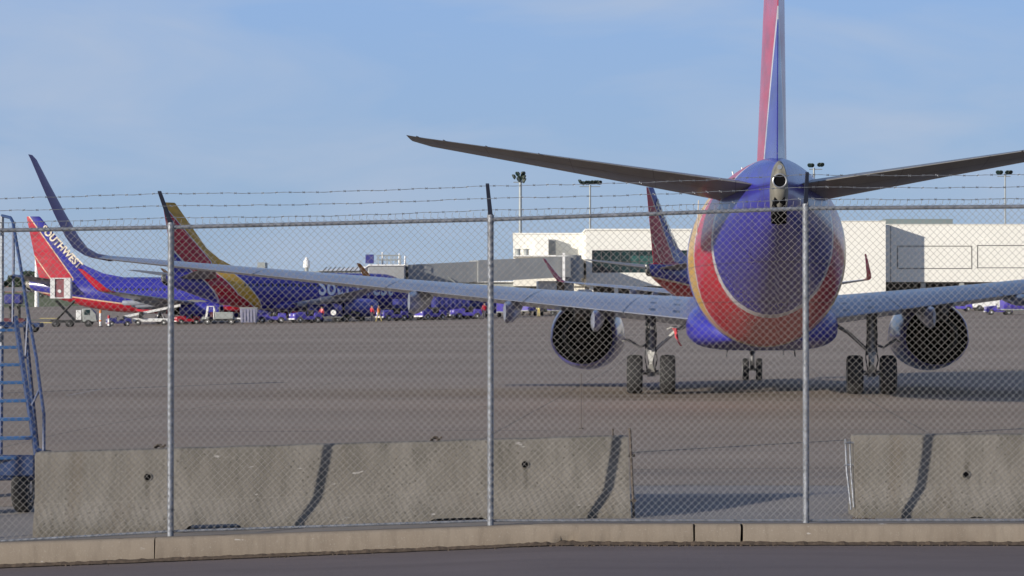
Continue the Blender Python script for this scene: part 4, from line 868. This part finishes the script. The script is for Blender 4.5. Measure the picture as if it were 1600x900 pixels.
tn = make_tug('dark navy tug parked under the leftmost plane near the orange posts', 'navy'); put(tn, 186, 250, 15)
tr_ = make_tug('red tug between the leftmost plane and the white canopied tug', 'red'); put(tr_, 293, 256, 20)
trt = make_tug('purple tug beyond the right engine of the nearest plane', 'purple'); put(trt, 1500, 262, 0)
trc = make_tug('purple tug with white canopy at the right edge of the photo', 'purple', canopy='white'); put(trc, 1560, 235, 0)
cart = make_cart('closed navy baggage cart behind the tug beside the orange vested worker', 'navy'); put(cart, 643, 246, 25, 1.25)
clone(cart, 'tallest navy baggage cart behind the second purple tug', 702, 247, 25, 1.45)
clone(cart, 'navy baggage cart just left of the middle fence post', 748, 250, 12)
clone(cart, 'navy baggage cart behind the bright fronted purple tug', 508, 245, 15)
clone(cart, 'navy baggage cart under the wing of the plane lettered Southwest', 548, 252, 10)
cp = make_cart('purple baggage cart under the wing right of the middle fence post', 'purple'); put(cp, 790, 256, 85, 1.2)
clone(cart, 'navy baggage cart between the second purple tug and the worker in orange', 655, 252, 20)
clone(cart, 'navy baggage cart beyond the tug that stands behind the middle post', 718, 254, 20)
clone(cart, 'navy baggage cart left of the low purple tug beside the grey blue bin', 409, 252, 8, 1.0)
clone(cp, 'purple baggage cart beside the yellow clothed worker', 832, 262, 70)
clone(cp, 'purple baggage cart seen just above the left engine cowl', 880, 258, 0)
clone(cp, 'purple baggage cart at the far right beside the canopied tug', 1592, 234, 0)
co2 = make_cart('open purple cart loaded with red suitcases behind the low purple tug', 'purple', cases=True); put(co2, 451, 247, 5)
for i, (dx, dz, w, h, mm, nm) in enumerate(((-1.0, 0, .6, .5, 'case2', 'red suitcase at the front of the open purple cart'), (-.2, 0, .7, .6, 'case', 'dark maroon suitcase in the middle of the open purple cart'), (.7, 0, .55, .7, 'case2', 'tall red suitcase at the rear of the open purple cart'))):
    s = MB().box(-w / 2, w / 2, -.25, .25, 0, h).build('suitcase', mm, None, bevel=.04); s.location = co2.location + Vector((dx, -.1, .55)); tag(s, nm, 'suitcase', 'suitcases on the open cart')
    MB().tube([(-.1, 0, h), (-.1, 0, h + .07), (.1, 0, h + .07), (.1, 0, h)], .015, n=5).build('handle', 'black', s)
# white utility truck with cab frame facing left
u = empty('utility_truck', onG(px(345, 242), 242), R(3), 'small white and grey utility truck with open framed cab', 'utility truck')
MB().box(-1.9, 2.0, -.75, .75, .42, .60).build('chassis', 'black', u, bevel=.03)
MB().box(-.55, 1.35, -.78, .78, .62, 1.35).build('cargo_box', 'greyp', u, bevel=.04)
MB().box(-1.95, -1.2, -.74, .74, .5, .85).build('hood', 'greyp', u, bevel=.06)
cb = MB()
for x, x2 in ((-1.55, -1.35), (-.68, -.68)):
    for y in (-.7, .7): cb.cyl((x, y, .6), (x2, y, 1.95), .055, n=8)
for y in (-.7, .7): cb.cyl((-1.35, y, 1.95), (-.68, y, 1.95), .055, n=8)
cb = cb.build('cab_frame', 'white', u); MB().box(-1.45, 1.0, -.74, .74, 1.96, 2.03).build('roof_panel', 'purple', cb, bevel=.02)
MB().box(-1.1, -.7, -.5, .5, .8, 1.35).build('seat', 'case', u, bevel=.03)
MB().box(1.35, 2.35, -.5, .5, .55, .75).box(2.0, 2.5, -.1, .1, .4, .55).build('rear_deck', 'white', u, bevel=.03)
for x in (-1.35, 1.15):
    for y in (-.72, .72): wheel(u, x, y, .34, .34, .2, 'wheel', 'y', 'white', 18)
# container bin
b = empty('cargo_bin', onG(px(389, 239), 239), R(4), 'grey blue slatted bin on castors right of the utility truck', 'bin')
MB().loft([[(-.82, -.6, .2), (.82, -.6, .2), (.82, .6, .2), (-.82, .6, .2)], [(-.92, -.66, 1.68), (.92, -.66, 1.68), (.92, .66, 1.68), (-.92, .66, 1.68)]]).build('tub', 'bin', b, bevel=.04)
MB().box(-.96, .96, -.7, .7, 1.68, 1.78).build('lid', 'greyp', b, bevel=.02)
for i in range(5): MB().box(-.7 + i * .33, -.62 + i * .33, -.70, -.62, .3, 1.6).build('rib', 'bin', b)
for x in (-.7, .7):
    for y in (-.5, .5): wheel(b, x, y, .1, .1, .06, 'wheel', 'y', 'metal', 12)
# belt loader
def belt_loader(loc, rz, label, col):
    r = empty('belt_loader', loc, rz, label, 'belt loader', 'belt loaders beside the planes')
    MB().box(-2.0, 2.0, -.6, .6, .4, .8).build('chassis', col, r, bevel=.06)
    MB().loft([[(-3.0, y, .75), (-3.0, y, .95), (3.2, y, 2.25), (3.2, y, 2.05)] for y in (-.45, .45)]).build('belt', 'black', r)
    for y in (-.5, .5): MB().loft([[(-3.0, y - .03, .8), (-3.0, y + .03, .8), (-3.0, y + .03, 1.08), (-3.0, y - .03, 1.08)], [(3.2, y - .03, 2.1), (3.2, y + .03, 2.1), (3.2, y + .03, 2.38), (3.2, y - .03, 2.38)]]).build('side_rail', col, r)
    MB().box(-1.3, -.8, -.9, -.5, .8, 1.5).build('seat', 'black', r, bevel=.03); MB().cyl((.6, 0, .8), (1.0, 0, 1.7), .06, n=8).cyl((1.4, 0, .8), (1.0, 0, 1.7), .06, n=8).build('lift_strut', 'metal', r)
    for x in (-1.4, 1.4):
        for y in (-.6, .6): wheel(r, x, y, .33, .33, .2, 'wheel', 'y', 'white', 16)
    return r
belt_loader(onG(px(236, 251), 251), R(8), 'white belt loader under the red belly of the leftmost plane', 'white')
belt_loader(onG(px(578, 262), 262), R(-6), 'dark belt loader by the engine of the plane lettered Southwest', 'navy')
belt_loader(onG(px(520, 248), 248), R(176), 'grey belt loader under the right wing of the plane lettered Southwest', 'lampgrey')
# high-lift catering truck
k = empty('catering_truck', onG(px(112, 254), 254), R(6), 'catering truck with white box raised on a scissor lift', 'catering truck')
gz = k.location.z
def kz(y): return pz(y, 254) - gz
MB().box(-2.3, 2.4, -.9, .9, .5, .8).build('chassis', 'black', k, bevel=.04)
cab = MB().loft([[(1.3, y, .6), (1.2, y, 2.05), (2.2, y, 2.1), (2.75, y, 1.5), (2.9, y, .6)] for y in (-1.0, 1.0)]).build('cab', 'greyp', k, bevel=.08)
MB().box(1.45, 2.1, -1.03, 1.03, 1.35, 1.95).build('cab_window', 'glass', cab, bevel=.05)
MB().box(.55, 1.15, -.85, .85, .8, 1.9).build('equipment_box', 'white', k, bevel=.05)
for y in (-.8, .8):
    for a, c in (((-1.7, .8), (.3, 2.95)), ((.3, .8), (-1.7, 2.95))): MB().cyl((a[0], y, a[1]), (c[0], y, c[1]), .1, n=8).build('scissor_arm', 'black', k)
z0, z1 = kz(465), kz(436); bx = MB(); bx.box(-2.25, -1.75, -1.15, 1.15, z0, z1); bx.box(-.75, -.05, -1.15, 1.15, z0, z1); bx.box(-2.25, -.05, -1.2, 1.2, z1, z1 + .12); bx.box(-2.25, -.05, -1.2, 1.2, z0 - .1, z0); bx.box(-1.75, -.75, .6, 1.1, z0, z1)
bx = bx.build('van_box', 'white', k, smooth=False)
MB().box(-1.73, -.77, -1.05, -.95, z0 + .02, z1 - .02).build('shutter', mat('shutter_red', (.28, .10, .11), .5, noise=.1), bx, smooth=False)
MB().cyl((-1.25, -1.12, z0 + .7), (-1.25, -1.06, z0 + .7), .2, n=16).build('emblem', 'white', bx)
MB().box(-3.4, -1.5, -.95, .95, .95, 1.02).box(-3.4, -1.5, -.98, -.92, .45, .55).build('front_guard', 'khaki', k, smooth=False)
for x in (-1.7, -.2, 1.9):
    for y in (-.9, .9): wheel(k, x, y, .42, .42, .26, 'wheel', 'y', 'strutm', 18)
# marker posts
def dpost(x, Y, h, label, top):
    r = empty('marker_post', onG(px(x, Y), Y), 0, label, 'marker post', 'marker posts near the catering truck')
    MB().cyl((0, 0, 0), (0, 0, .1), .28, .2, n=14).build('base', 'black', r); MB().cyl((0, 0, .1), (0, 0, h), .13, .11, n=12).build('tube', 'white', r)
    MB().cyl((0, 0, h), (0, 0, h + .35), .14, .13, n=12).build('band', top, r); MB().cyl((0, 0, h * .4), (0, 0, h * .5), .14, .135, n=12).build('band', top, r); return r
dpost(157, 246, 1.5, 'tall white marker post with orange top beside the catering truck cab', 'orangevest'); dpost(170, 245, .9, 'short white marker post with red top next to the taller one', 'red')
# small white round cone-light standing in front of the carts
r = empty('round_sign', onG(px(521, 240), 240), 0, 'round white disc on a short stand in front of the navy carts', 'disc sign')
MB().cyl((0, -.03, 1.05), (0, .03, 1.05), .29, n=24).build('disc', 'white', r); MB().cyl((0, .05, 0), (0, .05, 1.05), .03, n=8).build('stand', 'black', r); MB().cyl((0, .05, 0), (0, .05, .05), .25, n=14).build('base', 'black', r)
# blue flatbed service truck far left, seen through the stairs
f = empty('service_truck', onG(px(26, 200), 200), R(0), 'blue flatbed service truck seen through the stairs, purple console on top', 'service truck')
MB().box(-2.0, 2.2, -.9, .9, .45, .85).build('flatbed', 'ladder', f, bevel=.05); MB().box(-1.6, .9, -.7, .7, .85, 1.25).build('load', 'case', f, bevel=.08)
MB().box(-1.0, .5, -.5, .5, 2.5, 3.35).build('console', 'navy', f, bevel=.12)
for x in (-.5, .2): MB().cyl((x, 0, 1.2), (x, 0, 2.55), .16, n=10).build('pedestal', 'black', f)
MB().box(-1.9, .9, -.75, .75, 2.35, 2.47).build('platform', 'lampgrey', f, bevel=.02); MB().box(1.0, 3.0, -.5, .5, 1.05, 1.12).build('tray', 'lampgrey', f)
for x in (-1.3, 1.4):
    for y in (-.85, .85): wheel(f, x, y, .4, .4, .25, 'wheel', 'y', 'metal', 18)
# far vehicle on the grass
t_ = empty('far_truck', onG(px(71, 560), 560), 0, 'distant dark truck crossing the grass behind the leftmost plane', 'truck')
MB().box(-1.6, 1.6, -.9, .9, .6, 1.9).build('body', 'black', t_, bevel=.15); MB().box(-1.7, -.6, -.85, .85, .6, 1.4).build('hood', 'black', t_, bevel=.1)
for x in (-1, 1):
    for y in (-.8, .8): wheel(t_, x, y, .4, .4, .25, 'wheel', 'y', 'metal', 12)

# ------------------------------------------------------------------ terminal
def slab(mb, x0, x1, Y0, Y1, yt, yb, mi=0):
    """x and y in photo pixels at distance Y0, box reaching back to Y1"""
    return mb.box(px(x0, Y0), px(x1, Y0), Y0, Y1, pz(yb, Y0), pz(yt, Y0), mi)
YA = 292
T = empty('terminal_building', (0, 0, 0), 0, 'cream terminal building with long dark window behind the parked planes', 'building')
w1 = MB(); x0, x1 = px(916, YA), px(1245, YA); wx0, wx1 = px(925, YA), px(1088, YA); zt, zb = pz(360, YA), pz(447, YA); wz1, wz0 = pz(391, YA), pz(426, YA)
w1.box(x0, x1, YA, YA + .4, wz1, zt); w1.box(x0, x1, YA, YA + .4, zb, wz0); w1.box(x0, wx0, YA, YA + .4, wz0, wz1); w1.box(wx1, x1, YA, YA + .4, wz0, wz1); w1.box(x0, x1, YA + .4, YA + 40, zb, zt - .05)
w1.build('wall', 'cream', T, smooth=False)
gl = MB().box(wx0, wx1, YA + .3, YA + .36, wz0, wz1).build('window', 'glass', T, smooth=False)
fr = MB()
for i in range(12): x = wx0 + (wx1 - wx0) * i / 11; fr.box(x - .05, x + .05, YA + .2, YA + .29, wz0, wz1)
fr.box(wx0, wx1, YA + .2, YA + .285, (wz0 + wz1) / 2 - .04, (wz0 + wz1) / 2 + .04); fr.build('window_frame', 'groove', gl, smooth=False)
MB().box(wx0 + (wx1 - wx0) * .37, wx0 + (wx1 - wx0) * .72, YA + .27, YA + .295, wz0 + .8, wz1 - .7).build('pane', 'glassg', gl, smooth=False)
MB().box(x0 - .15, x1 + .1, YA - .12, YA + 40, zt, zt + .22).build('parapet', 'cream', T, smooth=False)
lw = MB(); lw.box(x0, x1, YA + 5, YA + 6, 0, zb); lw.build('lower_wall', 'groove', T, smooth=False)
for q in (921, 960, 1000, 1045): MB().box(px(q, YA), px(q, YA) + .5, YA + .1, YA + .6, 0, zb).build('column', 'cream', T, smooth=False)
# left return of the same building
YB = 300; w2 = MB(); slab(w2, 802, 925, YB, YB + 30, 366, 447); slab(w2, 845, 925, YB + .5, YB + 20, 440, 500); w2.build('wall', 'cream', T, smooth=False)
MB().box(px(801, YB), px(926, YB), YB - .12, YB + 30, pz(366, YB), pz(365, YB) + .1).build('parapet', 'cream', T, smooth=False)
hv = MB(); slab(hv, 836, 857, YB - 3, YB, 373, 399); hv.box(px(857, YB - 3), px(869, YB - 3), YB - 1.5, YB, pz(397, YB - 3), pz(373, YB - 3)); hv = hv.build('stair_tower', 'cream', T, smooth=False)
lv = MB()
for i in range(10): z = pz(396, YB - 3) + (pz(374, YB - 3) - pz(396, YB - 3)) * (i + .5) / 10; lv.box(px(858, YB - 3), px(868, YB - 3), YB - 1.6, YB - 1.5, z - .06, z + .06)
lv.box(px(857.5, YB - 3), px(868.5, YB - 3), YB - 1.53, YB - 1.49, pz(396.5, YB - 3), pz(373.5, YB - 3)); lv.build('louver', 'jet', hv, smooth=False)
for q in (809, 822): 
    v = MB(); v.cyl((px(q, YB - 1), YB - 3, pz(402, YB)), (px(q, YB - 1), YB - 3, pz(391, YB)), .35, n=12); v.cyl((px(q, YB - 1), YB - 3, pz(391, YB)), (px(q, YB - 1), YB - 3, pz(390, YB)), .5, n=12); v.build('roof_vent', 'greyp', T)
MB().box(px(802, YB), px(880, YB), YB - 8, YB - .2, pz(403, YB), pz(401, YB)).build('canopy', 'white', T, smooth=False)
# right blocks
T2 = empty('concourse_building', (0, 0, 0), 0, 'cream windowless concourse with projecting block and outlined wall panels at right', 'building')
YC = 290; YD = 294.3
m = MB(); slab(m, 1240, 1384, YC, YC + 40, 346, 520); m.build('projecting_block', 'cream', T2, smooth=False)
MB().box(px(1239, YC), px(1384, YC) + .05, YC - .1, YC + 40, pz(346, YC), pz(345, YC)).build('parapet', 'cream', T2, smooth=False)
m = MB(); slab(m, 1366, 1720, YD, YD + 40, 351, 440.5); m.build('wall', 'cream', T2, smooth=False)
MB().box(px(1387, YD), px(1720, YD), YD - .1, YD + 40, pz(351, YD), pz(350, YD)).build('parapet', 'cream', T2, smooth=False)
gr = MB()
def rect(a, b, c, d, w=.09):
    X0, X1, Z0, Z1 = px(a, YD), px(b, YD), pz(d, YD), pz(c, YD); y0, y1 = YD - .03, YD + .01
    gr.box(X0, X1, y0, y1, Z1 - w, Z1); gr.box(X0, X1, y0, y1, Z0, Z0 + w); gr.box(X0, X0 + w, y0 - .002, y1, Z0 + w, Z1 - w); gr.box(X1 - w, X1, y0 - .002, y1, Z0 + w, Z1 - w)
rect(1402, 1519, 384, 420); rect(1527, 1640, 383, 419); gr.box(px(1391.5, YD), px(1392.2, YD), YD - .03, YD + .01, pz(440, YD), pz(353, YD)); gr.build('panel_joint', 'groove', T2, smooth=False)
m = MB(); slab(m, 1384, 1489, YD + 2, YD + 20, 342, 352); m.build('penthouse', 'pent', T2, smooth=False)
m = MB(); slab(m, 1384, 1720, YD + 6, YD + 7, 430, 520); m.build('lower_wall', 'groove', T2, smooth=False)
for q in (1440, 1500, 1560, 1620): MB().box(px(q, YD), px(q, YD) + .6, YD + .3, YD + .9, 0, pz(440.5, YD)).build('column', 'greyp', T2, smooth=False)
# distant low buildings and roof gear
def small(name, cat, label, x0, x1, yt, yb, Y, m, d=8, group=None):
    mb = MB(); mb.box(px(x0, Y), px(x1, Y), Y, Y + d, pz(yb, Y), pz(yt, Y)); o = mb.build(name, m, None, smooth=False); return tag(o, label, cat, group)
hg = empty('hangar', (0, 0, 0), 0, 'long low white roofed building beyond the plane lettered Southwest', 'building')
m = MB(); Yh = 345
slab(m, 498, 572, Yh, Yh + 20, 423, 470); m.build('wall', 'greyp', hg, smooth=False)
m = MB(); xa, xb = px(496, Yh), px(574, Yh); m.loft([[(xa, Yh - .5, pz(424, Yh)), (xa, Yh + 10, pz(419, Yh)), (xa, Yh + 20, pz(424, Yh))], [(xb, Yh - .5, pz(423, Yh)), (xb, Yh + 10, pz(414, Yh)), (xb, Yh + 20, pz(423, Yh))]]); m.build('roof', 'white', hg, smooth=False)
m = MB()
for i in range(9): x = px(505 + i * 7, Yh); m.cyl((x, Yh - .6, pz(424, Yh)), (x + .6, Yh - .6, pz(417, Yh)), .07, n=6)
m.build('roof_truss', 'groove', hg)
tk = empty('water_tank', (px(479, 350), 350, H(-30, 350)), 0, 'small white domed tank standing above the plane lettered Southwest', 'tank'); tz = tk.location.z
MB().cyl((0, 0, pz(418, 350) - tz), (0, 0, pz(408, 350) - tz), .55, .5, n=16).cyl((0, 0, pz(408, 350) - tz), (0, 0, pz(405, 350) - tz), .5, .25, n=16).cyl((0, 0, pz(405, 350) - tz), (0, 0, pz(402, 350) - tz), .28, .2, n=12).build('drum', 'white', tk)
MB().cyl((0, 0, 0), (0, 0, pz(418, 350) - tz), .3, n=10).build('leg', 'greyp', tk)
tm = empty('far_terminal', (0, 0, 0), 0, 'distant pale hangar roof between the red gold fin and the white tank', 'building')
m = MB(); slab(m, 385, 500, 380, 400, 424, 470); m.build('wall', 'greyp', tm, smooth=False); m = MB(); slab(m, 402, 414, 382, 386, 410, 424); m.build('roof_unit', 'greyp', tm, smooth=False)
bb = empty('brick_building', (0, 0, 0), 0, 'hazy red brick building far beyond the grass behind the stairs', 'building')
m = MB(); slab(m, -60, 34, 760, 790, 441, 462); m.build('wall', 'brick', bb, smooth=False); m = MB(); slab(m, -62, 36, 759, 791, 439.5, 441); m.build('roof', 'greyp', bb, smooth=False)
tag(MB().cyl((px(57.5, 420), 420, H(px(57.5, 420), 420)), (px(57.5, 420), 420, pz(396, 420)), .42, .36, n=14).build('column', 'white'), 'pale round column behind the leftmost tail fin', 'column')

# ------------------------------------------------------------------ jetway
J = empty('jetway', (0, 0, 0), 0, 'grey passenger boarding bridge from the terminal to the Southwest lettered plane', 'boarding bridge')
def lbox(name, ax, aY, at, ab, bx_, bY, bt, bb_, w, m, par=J):
    A = Vector((px(ax, aY), aY, 0)); B = Vector((px(bx_, bY), bY, 0)); d = (B - A).normalized(); n = Vector((-d.y, d.x, 0)) * w / 2
    a0, a1, c0, c1 = pz(ab, aY), pz(at, aY), pz(bb_, bY), pz(bt, bY)
    r0 = [(*(A - n).xy, a0), (*(A + n).xy, a0), (*(A + n).xy, a1), (*(A - n).xy, a1)]; r1 = [(*(B - n).xy, c0), (*(B + n).xy, c0), (*(B + n).xy, c1), (*(B - n).xy, c1)]
    return MB().loft([r0, r1]).build(name, m, par, smooth=False)
tA = lbox('tunnel', 740, 266, 407, 441, 884, 270, 401, 433, 3.2, 'jet'); tB = lbox('tunnel', 632, 263, 414, 446, 745, 266.2, 408.5, 440, 2.8, 'jet')
lbox('corridor', 888, 273, 403, 433, 896, 299.9, 407, 436, 3.0, 'jet')
for a, bx_, t1, t2 in ((742, 880, 406.8, 401), (634, 742, 413.6, 408.4)): pass
rv = MB(); rv.cyl((px(889, 271), 271, pz(441, 271)), (px(889, 271), 271, pz(399, 271)), 1.5, n=28); rv.cyl((px(889, 271), 271, H(6, 271)), (px(889, 271), 271, pz(441, 271)), .6, n=16); rv.build('rotunda', 'jet', J)
MB().box(px(879, 267), px(883, 267), 267.2, 267.6, pz(441, 267), pz(395, 267)).build('pilaster', 'white', J, smooth=False)
cbx = MB(); cbx.box(px(577, 262), px(634, 262), 259.5, 263.5, pz(447, 262), pz(415, 262)); cbx = cbx.build('cab', 'jet', J, bevel=.1)
MB().box(px(566, 262), px(578, 262), 259.8, 263, pz(440, 262), pz(417, 262)).build('canopy', 'white', J, bevel=.15)
MB().loft([[(px(568, 262), 259.4, pz(421, 262)), (px(580, 262), 259.4, pz(413, 262)), (px(580, 262), 263.6, pz(413, 262)), (px(568, 262), 263.6, pz(421, 262))], [(px(568, 262), 259.4, pz(423, 262)), (px(580, 262), 259.4, pz(415, 262)), (px(580, 262), 263.6, pz(415, 262)), (px(568, 262), 263.6, pz(423, 262))]]).build('hood_cover', 'white', J, smooth=False)
MB().box(px(578, 262), px(633, 262), 259.3, 259.45, pz(416, 262), pz(414, 262)).build('eave', 'white', J, smooth=False)
for y in (260, 263):
    ral = MB()
    for yy in (399, 406): ral.cyl((px(590, 261), y, pz(yy, 261)), (px(625, 261), y, pz(yy, 261)), .04, n=6)
    for q in range(590, 626, 7): ral.cyl((px(q, 261), y, pz(415, 261)), (px(q, 261), y, pz(398.5, 261)), .04, n=6)
    ral.build('railing', 'greyp', J)
MB().box(px(572, 261), px(585, 261), 259.8, 260, pz(412, 261), pz(398, 261)).build('sign_board', 'navy', J, bevel=.03)
for q, t in ((597.5, 394), (624, 396), (633, 400)): MB().cyl((px(q, 261), 261, pz(414, 261)), (px(q, 261), 261, pz(t, 261)), .13, .09, n=10).build('roof_post', 'white', J)
MB().box(px(672, 264), px(685, 264), 262, 263.2, pz(467, 264), pz(452, 264)).build('elevator_box', 'white', J, bevel=.03)
for q, Yq in ((668, 264), (690, 264)): MB().cyl((px(q, Yq), Yq + .5, H(px(q, Yq), Yq)), (px(q, Yq), Yq + .5, pz(440, Yq)), .28, n=12).build('support_leg', 'groove', J)
MB().box(px(664, 264), px(694, 264), 263.9, 265.1, H(-8, 264) + .35, H(-8, 264) + .75).build('bogie', 'groove', J, bevel=.04)
stp = MB(); a = Vector((px(700, 263), 262.4, pz(446, 263))); c = Vector((px(752, 263), 262.4, H(-3, 263) + .3))
for dy in (0, 1.0): stp.cyl(a + Vector((0, dy, 0)), c + Vector((0, dy, 0)), .09, n=6); stp.cyl(a + Vector((0, dy, 1.0)), c + Vector((0, dy, 1.0)), .05, n=6)
for i in range(12): q = a.lerp(c, i / 11); stp.box(q.x - .14, q.x + .14, q.y, q.y + 1, q.z - .03, q.z + .03)
stp.build('service_stair', 'greyp', J)
bog = J
for q in (668, 690): wheel(J, px(q, 264), 263.7, H(-8, 264) + .45, .45, .3, 'wheel', 'y', 'metal', 16)
sb_ = empty('service_building', (0, 0, 0), 0, 'low grey service building seen between the boarding bridge and the wing', 'building')
m = MB(); slab(m, 664, 852, 302, 320, 441, 500); m.build('wall', 'greyp', sb_, smooth=False); m = MB(); slab(m, 662, 854, 301.5, 321, 439.5, 441); m.build('roof', 'white', sb_, smooth=False)
for q in (690, 715, 740, 768, 800, 828): m = MB(); slab(m, q, q + 12, 301.9, 302.1, 449, 500); m.build('door', 'groove', sb_, smooth=False)
# clutter of ramp equipment behind the bridge
gp_ = empty('ground_power_unit', onG(px(884, 272), 272), R(5), 'white service cabin below the bridge rotunda, brown louvred side', 'service cabin')
MB().box(-3.4, -1.2, -1.2, 1.2, 1.9, 3.9).build('cabin', 'white', gp_, bevel=.05); MB().box(-1.19, .4, -1.0, 1.0, 1.9, 3.8).build('louvred_side', mat('brown_grille', (.2, .15, .1), .6, noise=.2), gp_, bevel=.02); MB().box(-3.4, .4, -1.1, 1.1, .3, 1.88).build('plinth', 'lampgrey', gp_, smooth=False)
box_t = empty('equipment_truck', onG(px(868, 263), 263), 0, 'long low dark truck behind the yellow clothed worker', 'truck')
MB().box(-1.0, 3.6, -.9, .9, .5, 1.6).build('body', 'lampgrey', box_t, bevel=.08); MB().box(-.8, 1.2, -.7, .7, 1.6, 1.72).build('roof_strip', 'white', box_t)
for x in (-.2, 2.8):
    for y in (-.85, .85): wheel(box_t, x, y, .4, .4, .24, 'wheel', 'y', 'metal', 14)
vt = empty('service_van', onG(px(1548, 268), 268), 0, 'white service van in the shade right of the nearest engine', 'van')
MB().loft([[(-2.3, y, .4), (-2.3, y, 1.2), (-1.6, y, 2.0), (2.3, y, 2.05), (2.35, y, .4)] for y in (-.95, .95)]).build('body', 'white', vt, bevel=.1); MB().box(-1.4, 1.8, -.98, .98, 1.25, 1.8).build('window', 'glass', vt, bevel=.05)
for x in (-1.5, 1.5):
    for y in (-.85, .85): wheel(vt, x, y, .36, .36, .24, 'wheel', 'y', 'metal', 14)
vt2 = empty('service_truck', onG(px(1524, 270), 270), 0, 'dark service truck between the purple tug and the white van', 'truck')
MB().box(-1.6, 1.8, -.9, .9, .5, 1.5).build('body', 'lampgrey', vt2, bevel=.08); MB().box(-1.7, -.7, -.85, .85, 1.5, 2.0).build('cab', 'lampgrey', vt2, bevel=.1); MB().cyl((-1.2, 0, 2.0), (-1.2, 0, 2.15), .12, n=10).build('beacon', 'white', vt2)
for x in (-1.1, 1.1):
    for y in (-.85, .85): wheel(vt2, x, y, .38, .38, .24, 'wheel', 'y', 'metal', 14)
cs = MB().box(-.5, .5, -.3, .3, 0, .6).build('suitcase', 'case2', None, bevel=.06); cs.location = trc.location + Vector((1.9, -.2, .75)); tag(cs, 'red suitcase on the cart at the right edge of the photo', 'suitcase')
c3 = make_cart('purple open deck cart carrying a red suitcase behind the canopied tug', 'purple', cases=True); put(c3, 1592, 238.5, 0); cs.location = c3.location + Vector((-1.0, -.3, .55))

# ------------------------------------------------------------------ floodlight masts
def mast(x, Y, ytop, r, heads, label, name='floodlight_mast'):
    X = px(x, Y); g = H(X, Y); root = empty(name, (X, Y, g), 0, label, 'floodlight mast', 'floodlight masts over the apron'); zt = pz(ytop, Y) - g
    MB().cyl((0, 0, 0), (0, 0, zt), r * 1.35, r, n=16).build('pole', 'pole', root)
    xs = [h[0] for h in heads]; cb = MB().cyl((min(xs) - .1, 0, zt - .15), (max(xs) + .1, 0, zt - .15), .07, n=8).cyl((0, 0, zt), (0, 0, zt + .1), r * 1.3, n=12).build('crossbar', 'pole', root)
    for hx, hz_, ang in heads:
        a = R(ang); d = Vector((math.sin(a), -math.cos(a) * .7, -.55)).normalized(); c = Vector((hx, -.25, zt + .15 + hz_))
        h = MB().cyl(c - d * .22, c + d * .08, .22, .42, n=14).cyl(c + d * .08, c + d * .16, .42, .40, n=14).build('lamp_head', 'lampgrey', root)
        MB().cyl(c + d * .155, c + d * .175, .36, n=14).build('lens', 'glass', h)
    return root
mast(813, 330, 283, .22, [(-.9, .5, -80), (-.35, .9, -50), (0, .35, -30), (.35, .95, 30), (.5, .4, 70), (.55, -.05, 80), (-.2, .1, -60)], 'thick floodlight mast with bunched lamps at the left end of the terminal')
mast(922, 380, 290, .16, [(-1.65, .55, -70), (-1.15, .3, -40), (-.6, .4, 0), (-.25, .4, 0), (.35, .45, 0), (.85, .45, 10), (1.25, .45, 0), (1.6, .4, 20)], 'thin floodlight mast with a wide row of lamps below the tailplane')
mast(1272, 380, 263, .16, [(-.7, .4, -20), (-.35, .4, 0), (.9, .5, 0), (1.3, .5, 10)], 'floodlight mast whose lamps show just over the nearest fuselage')
mast(1571, 380, 274, .13, [(-1.2, .4, -20), (-.8, .4, 0), (.3, .4, 0), (.8, .4, 10)], 'thin floodlight mast above the right end of the concourse')

# ------------------------------------------------------------------ far trees
def tree(x, Y, h, label, seed):
    rnd = random.Random(seed); X = px(x, Y); r = empty('tree', (X, Y, H(X, min(Y, 700)) if Y < 700 else pz(458, Y)), 0, label, 'tree', 'trees beyond the airfield')
    t = MB().tube([(0, 0, -2), (.1, 0, h * .3), (0, .1, h * .6)], [.35, .25, .12], n=8)
    for i in range(5): a = rnd.random() * 6.28; t.tube([(0, 0, h * (.3 + .06 * i)), (math.cos(a) * h * .22, math.sin(a) * h * .22, h * (.5 + .07 * i))], [.13, .04], n=5)
    t.build('trunk', 'bark', r); c = MB(); cl = [(rnd.gauss(0, h * .22), rnd.gauss(0, h * .2), h * rnd.uniform(.35, .88), h * rnd.uniform(.1, .2)) for _ in range(16)]
    for _ in range(1500):
        a, b, d, q = rnd.choice(cl); v = Vector((rnd.gauss(0, 1), rnd.gauss(0, 1), rnd.gauss(0, 1))).normalized() * q * rnd.uniform(.6, 1.1); p = Vector((a, b, d)) + v; e = Vector((rnd.gauss(0, 1), rnd.gauss(0, 1), rnd.gauss(0, 1))).normalized() * .3; e2 = e.orthogonal().normalized() * .3
        c.add([p - e, p + e2, p + e, p - e2], [(0, 1, 2, 3)])
    c.build('crown', 'leaf', r, smooth=False)
for i, (x, Y, h, lb) in enumerate(((-25, 740, 6, 'low tree left of the stairs at the far edge of the grass'), (6, 745, 5, 'small far tree seen through the top of the stairs'), (24, 735, 5.5, 'far tree seen between the stair rails'), (38, 730, 7, 'rounded far tree just right of the stair rail'), (48, 725, 6.5, 'far tree beneath the tailplane tip of the leftmost plane'), (60, 735, 5.5, 'far tree directly behind the pale column'), (74, 730, 5, 'far tree just behind the leftmost tail cone'), (98, 735, 6, 'far tree hidden mostly by the catering box'))): tree(x, Y, h, lb, i)
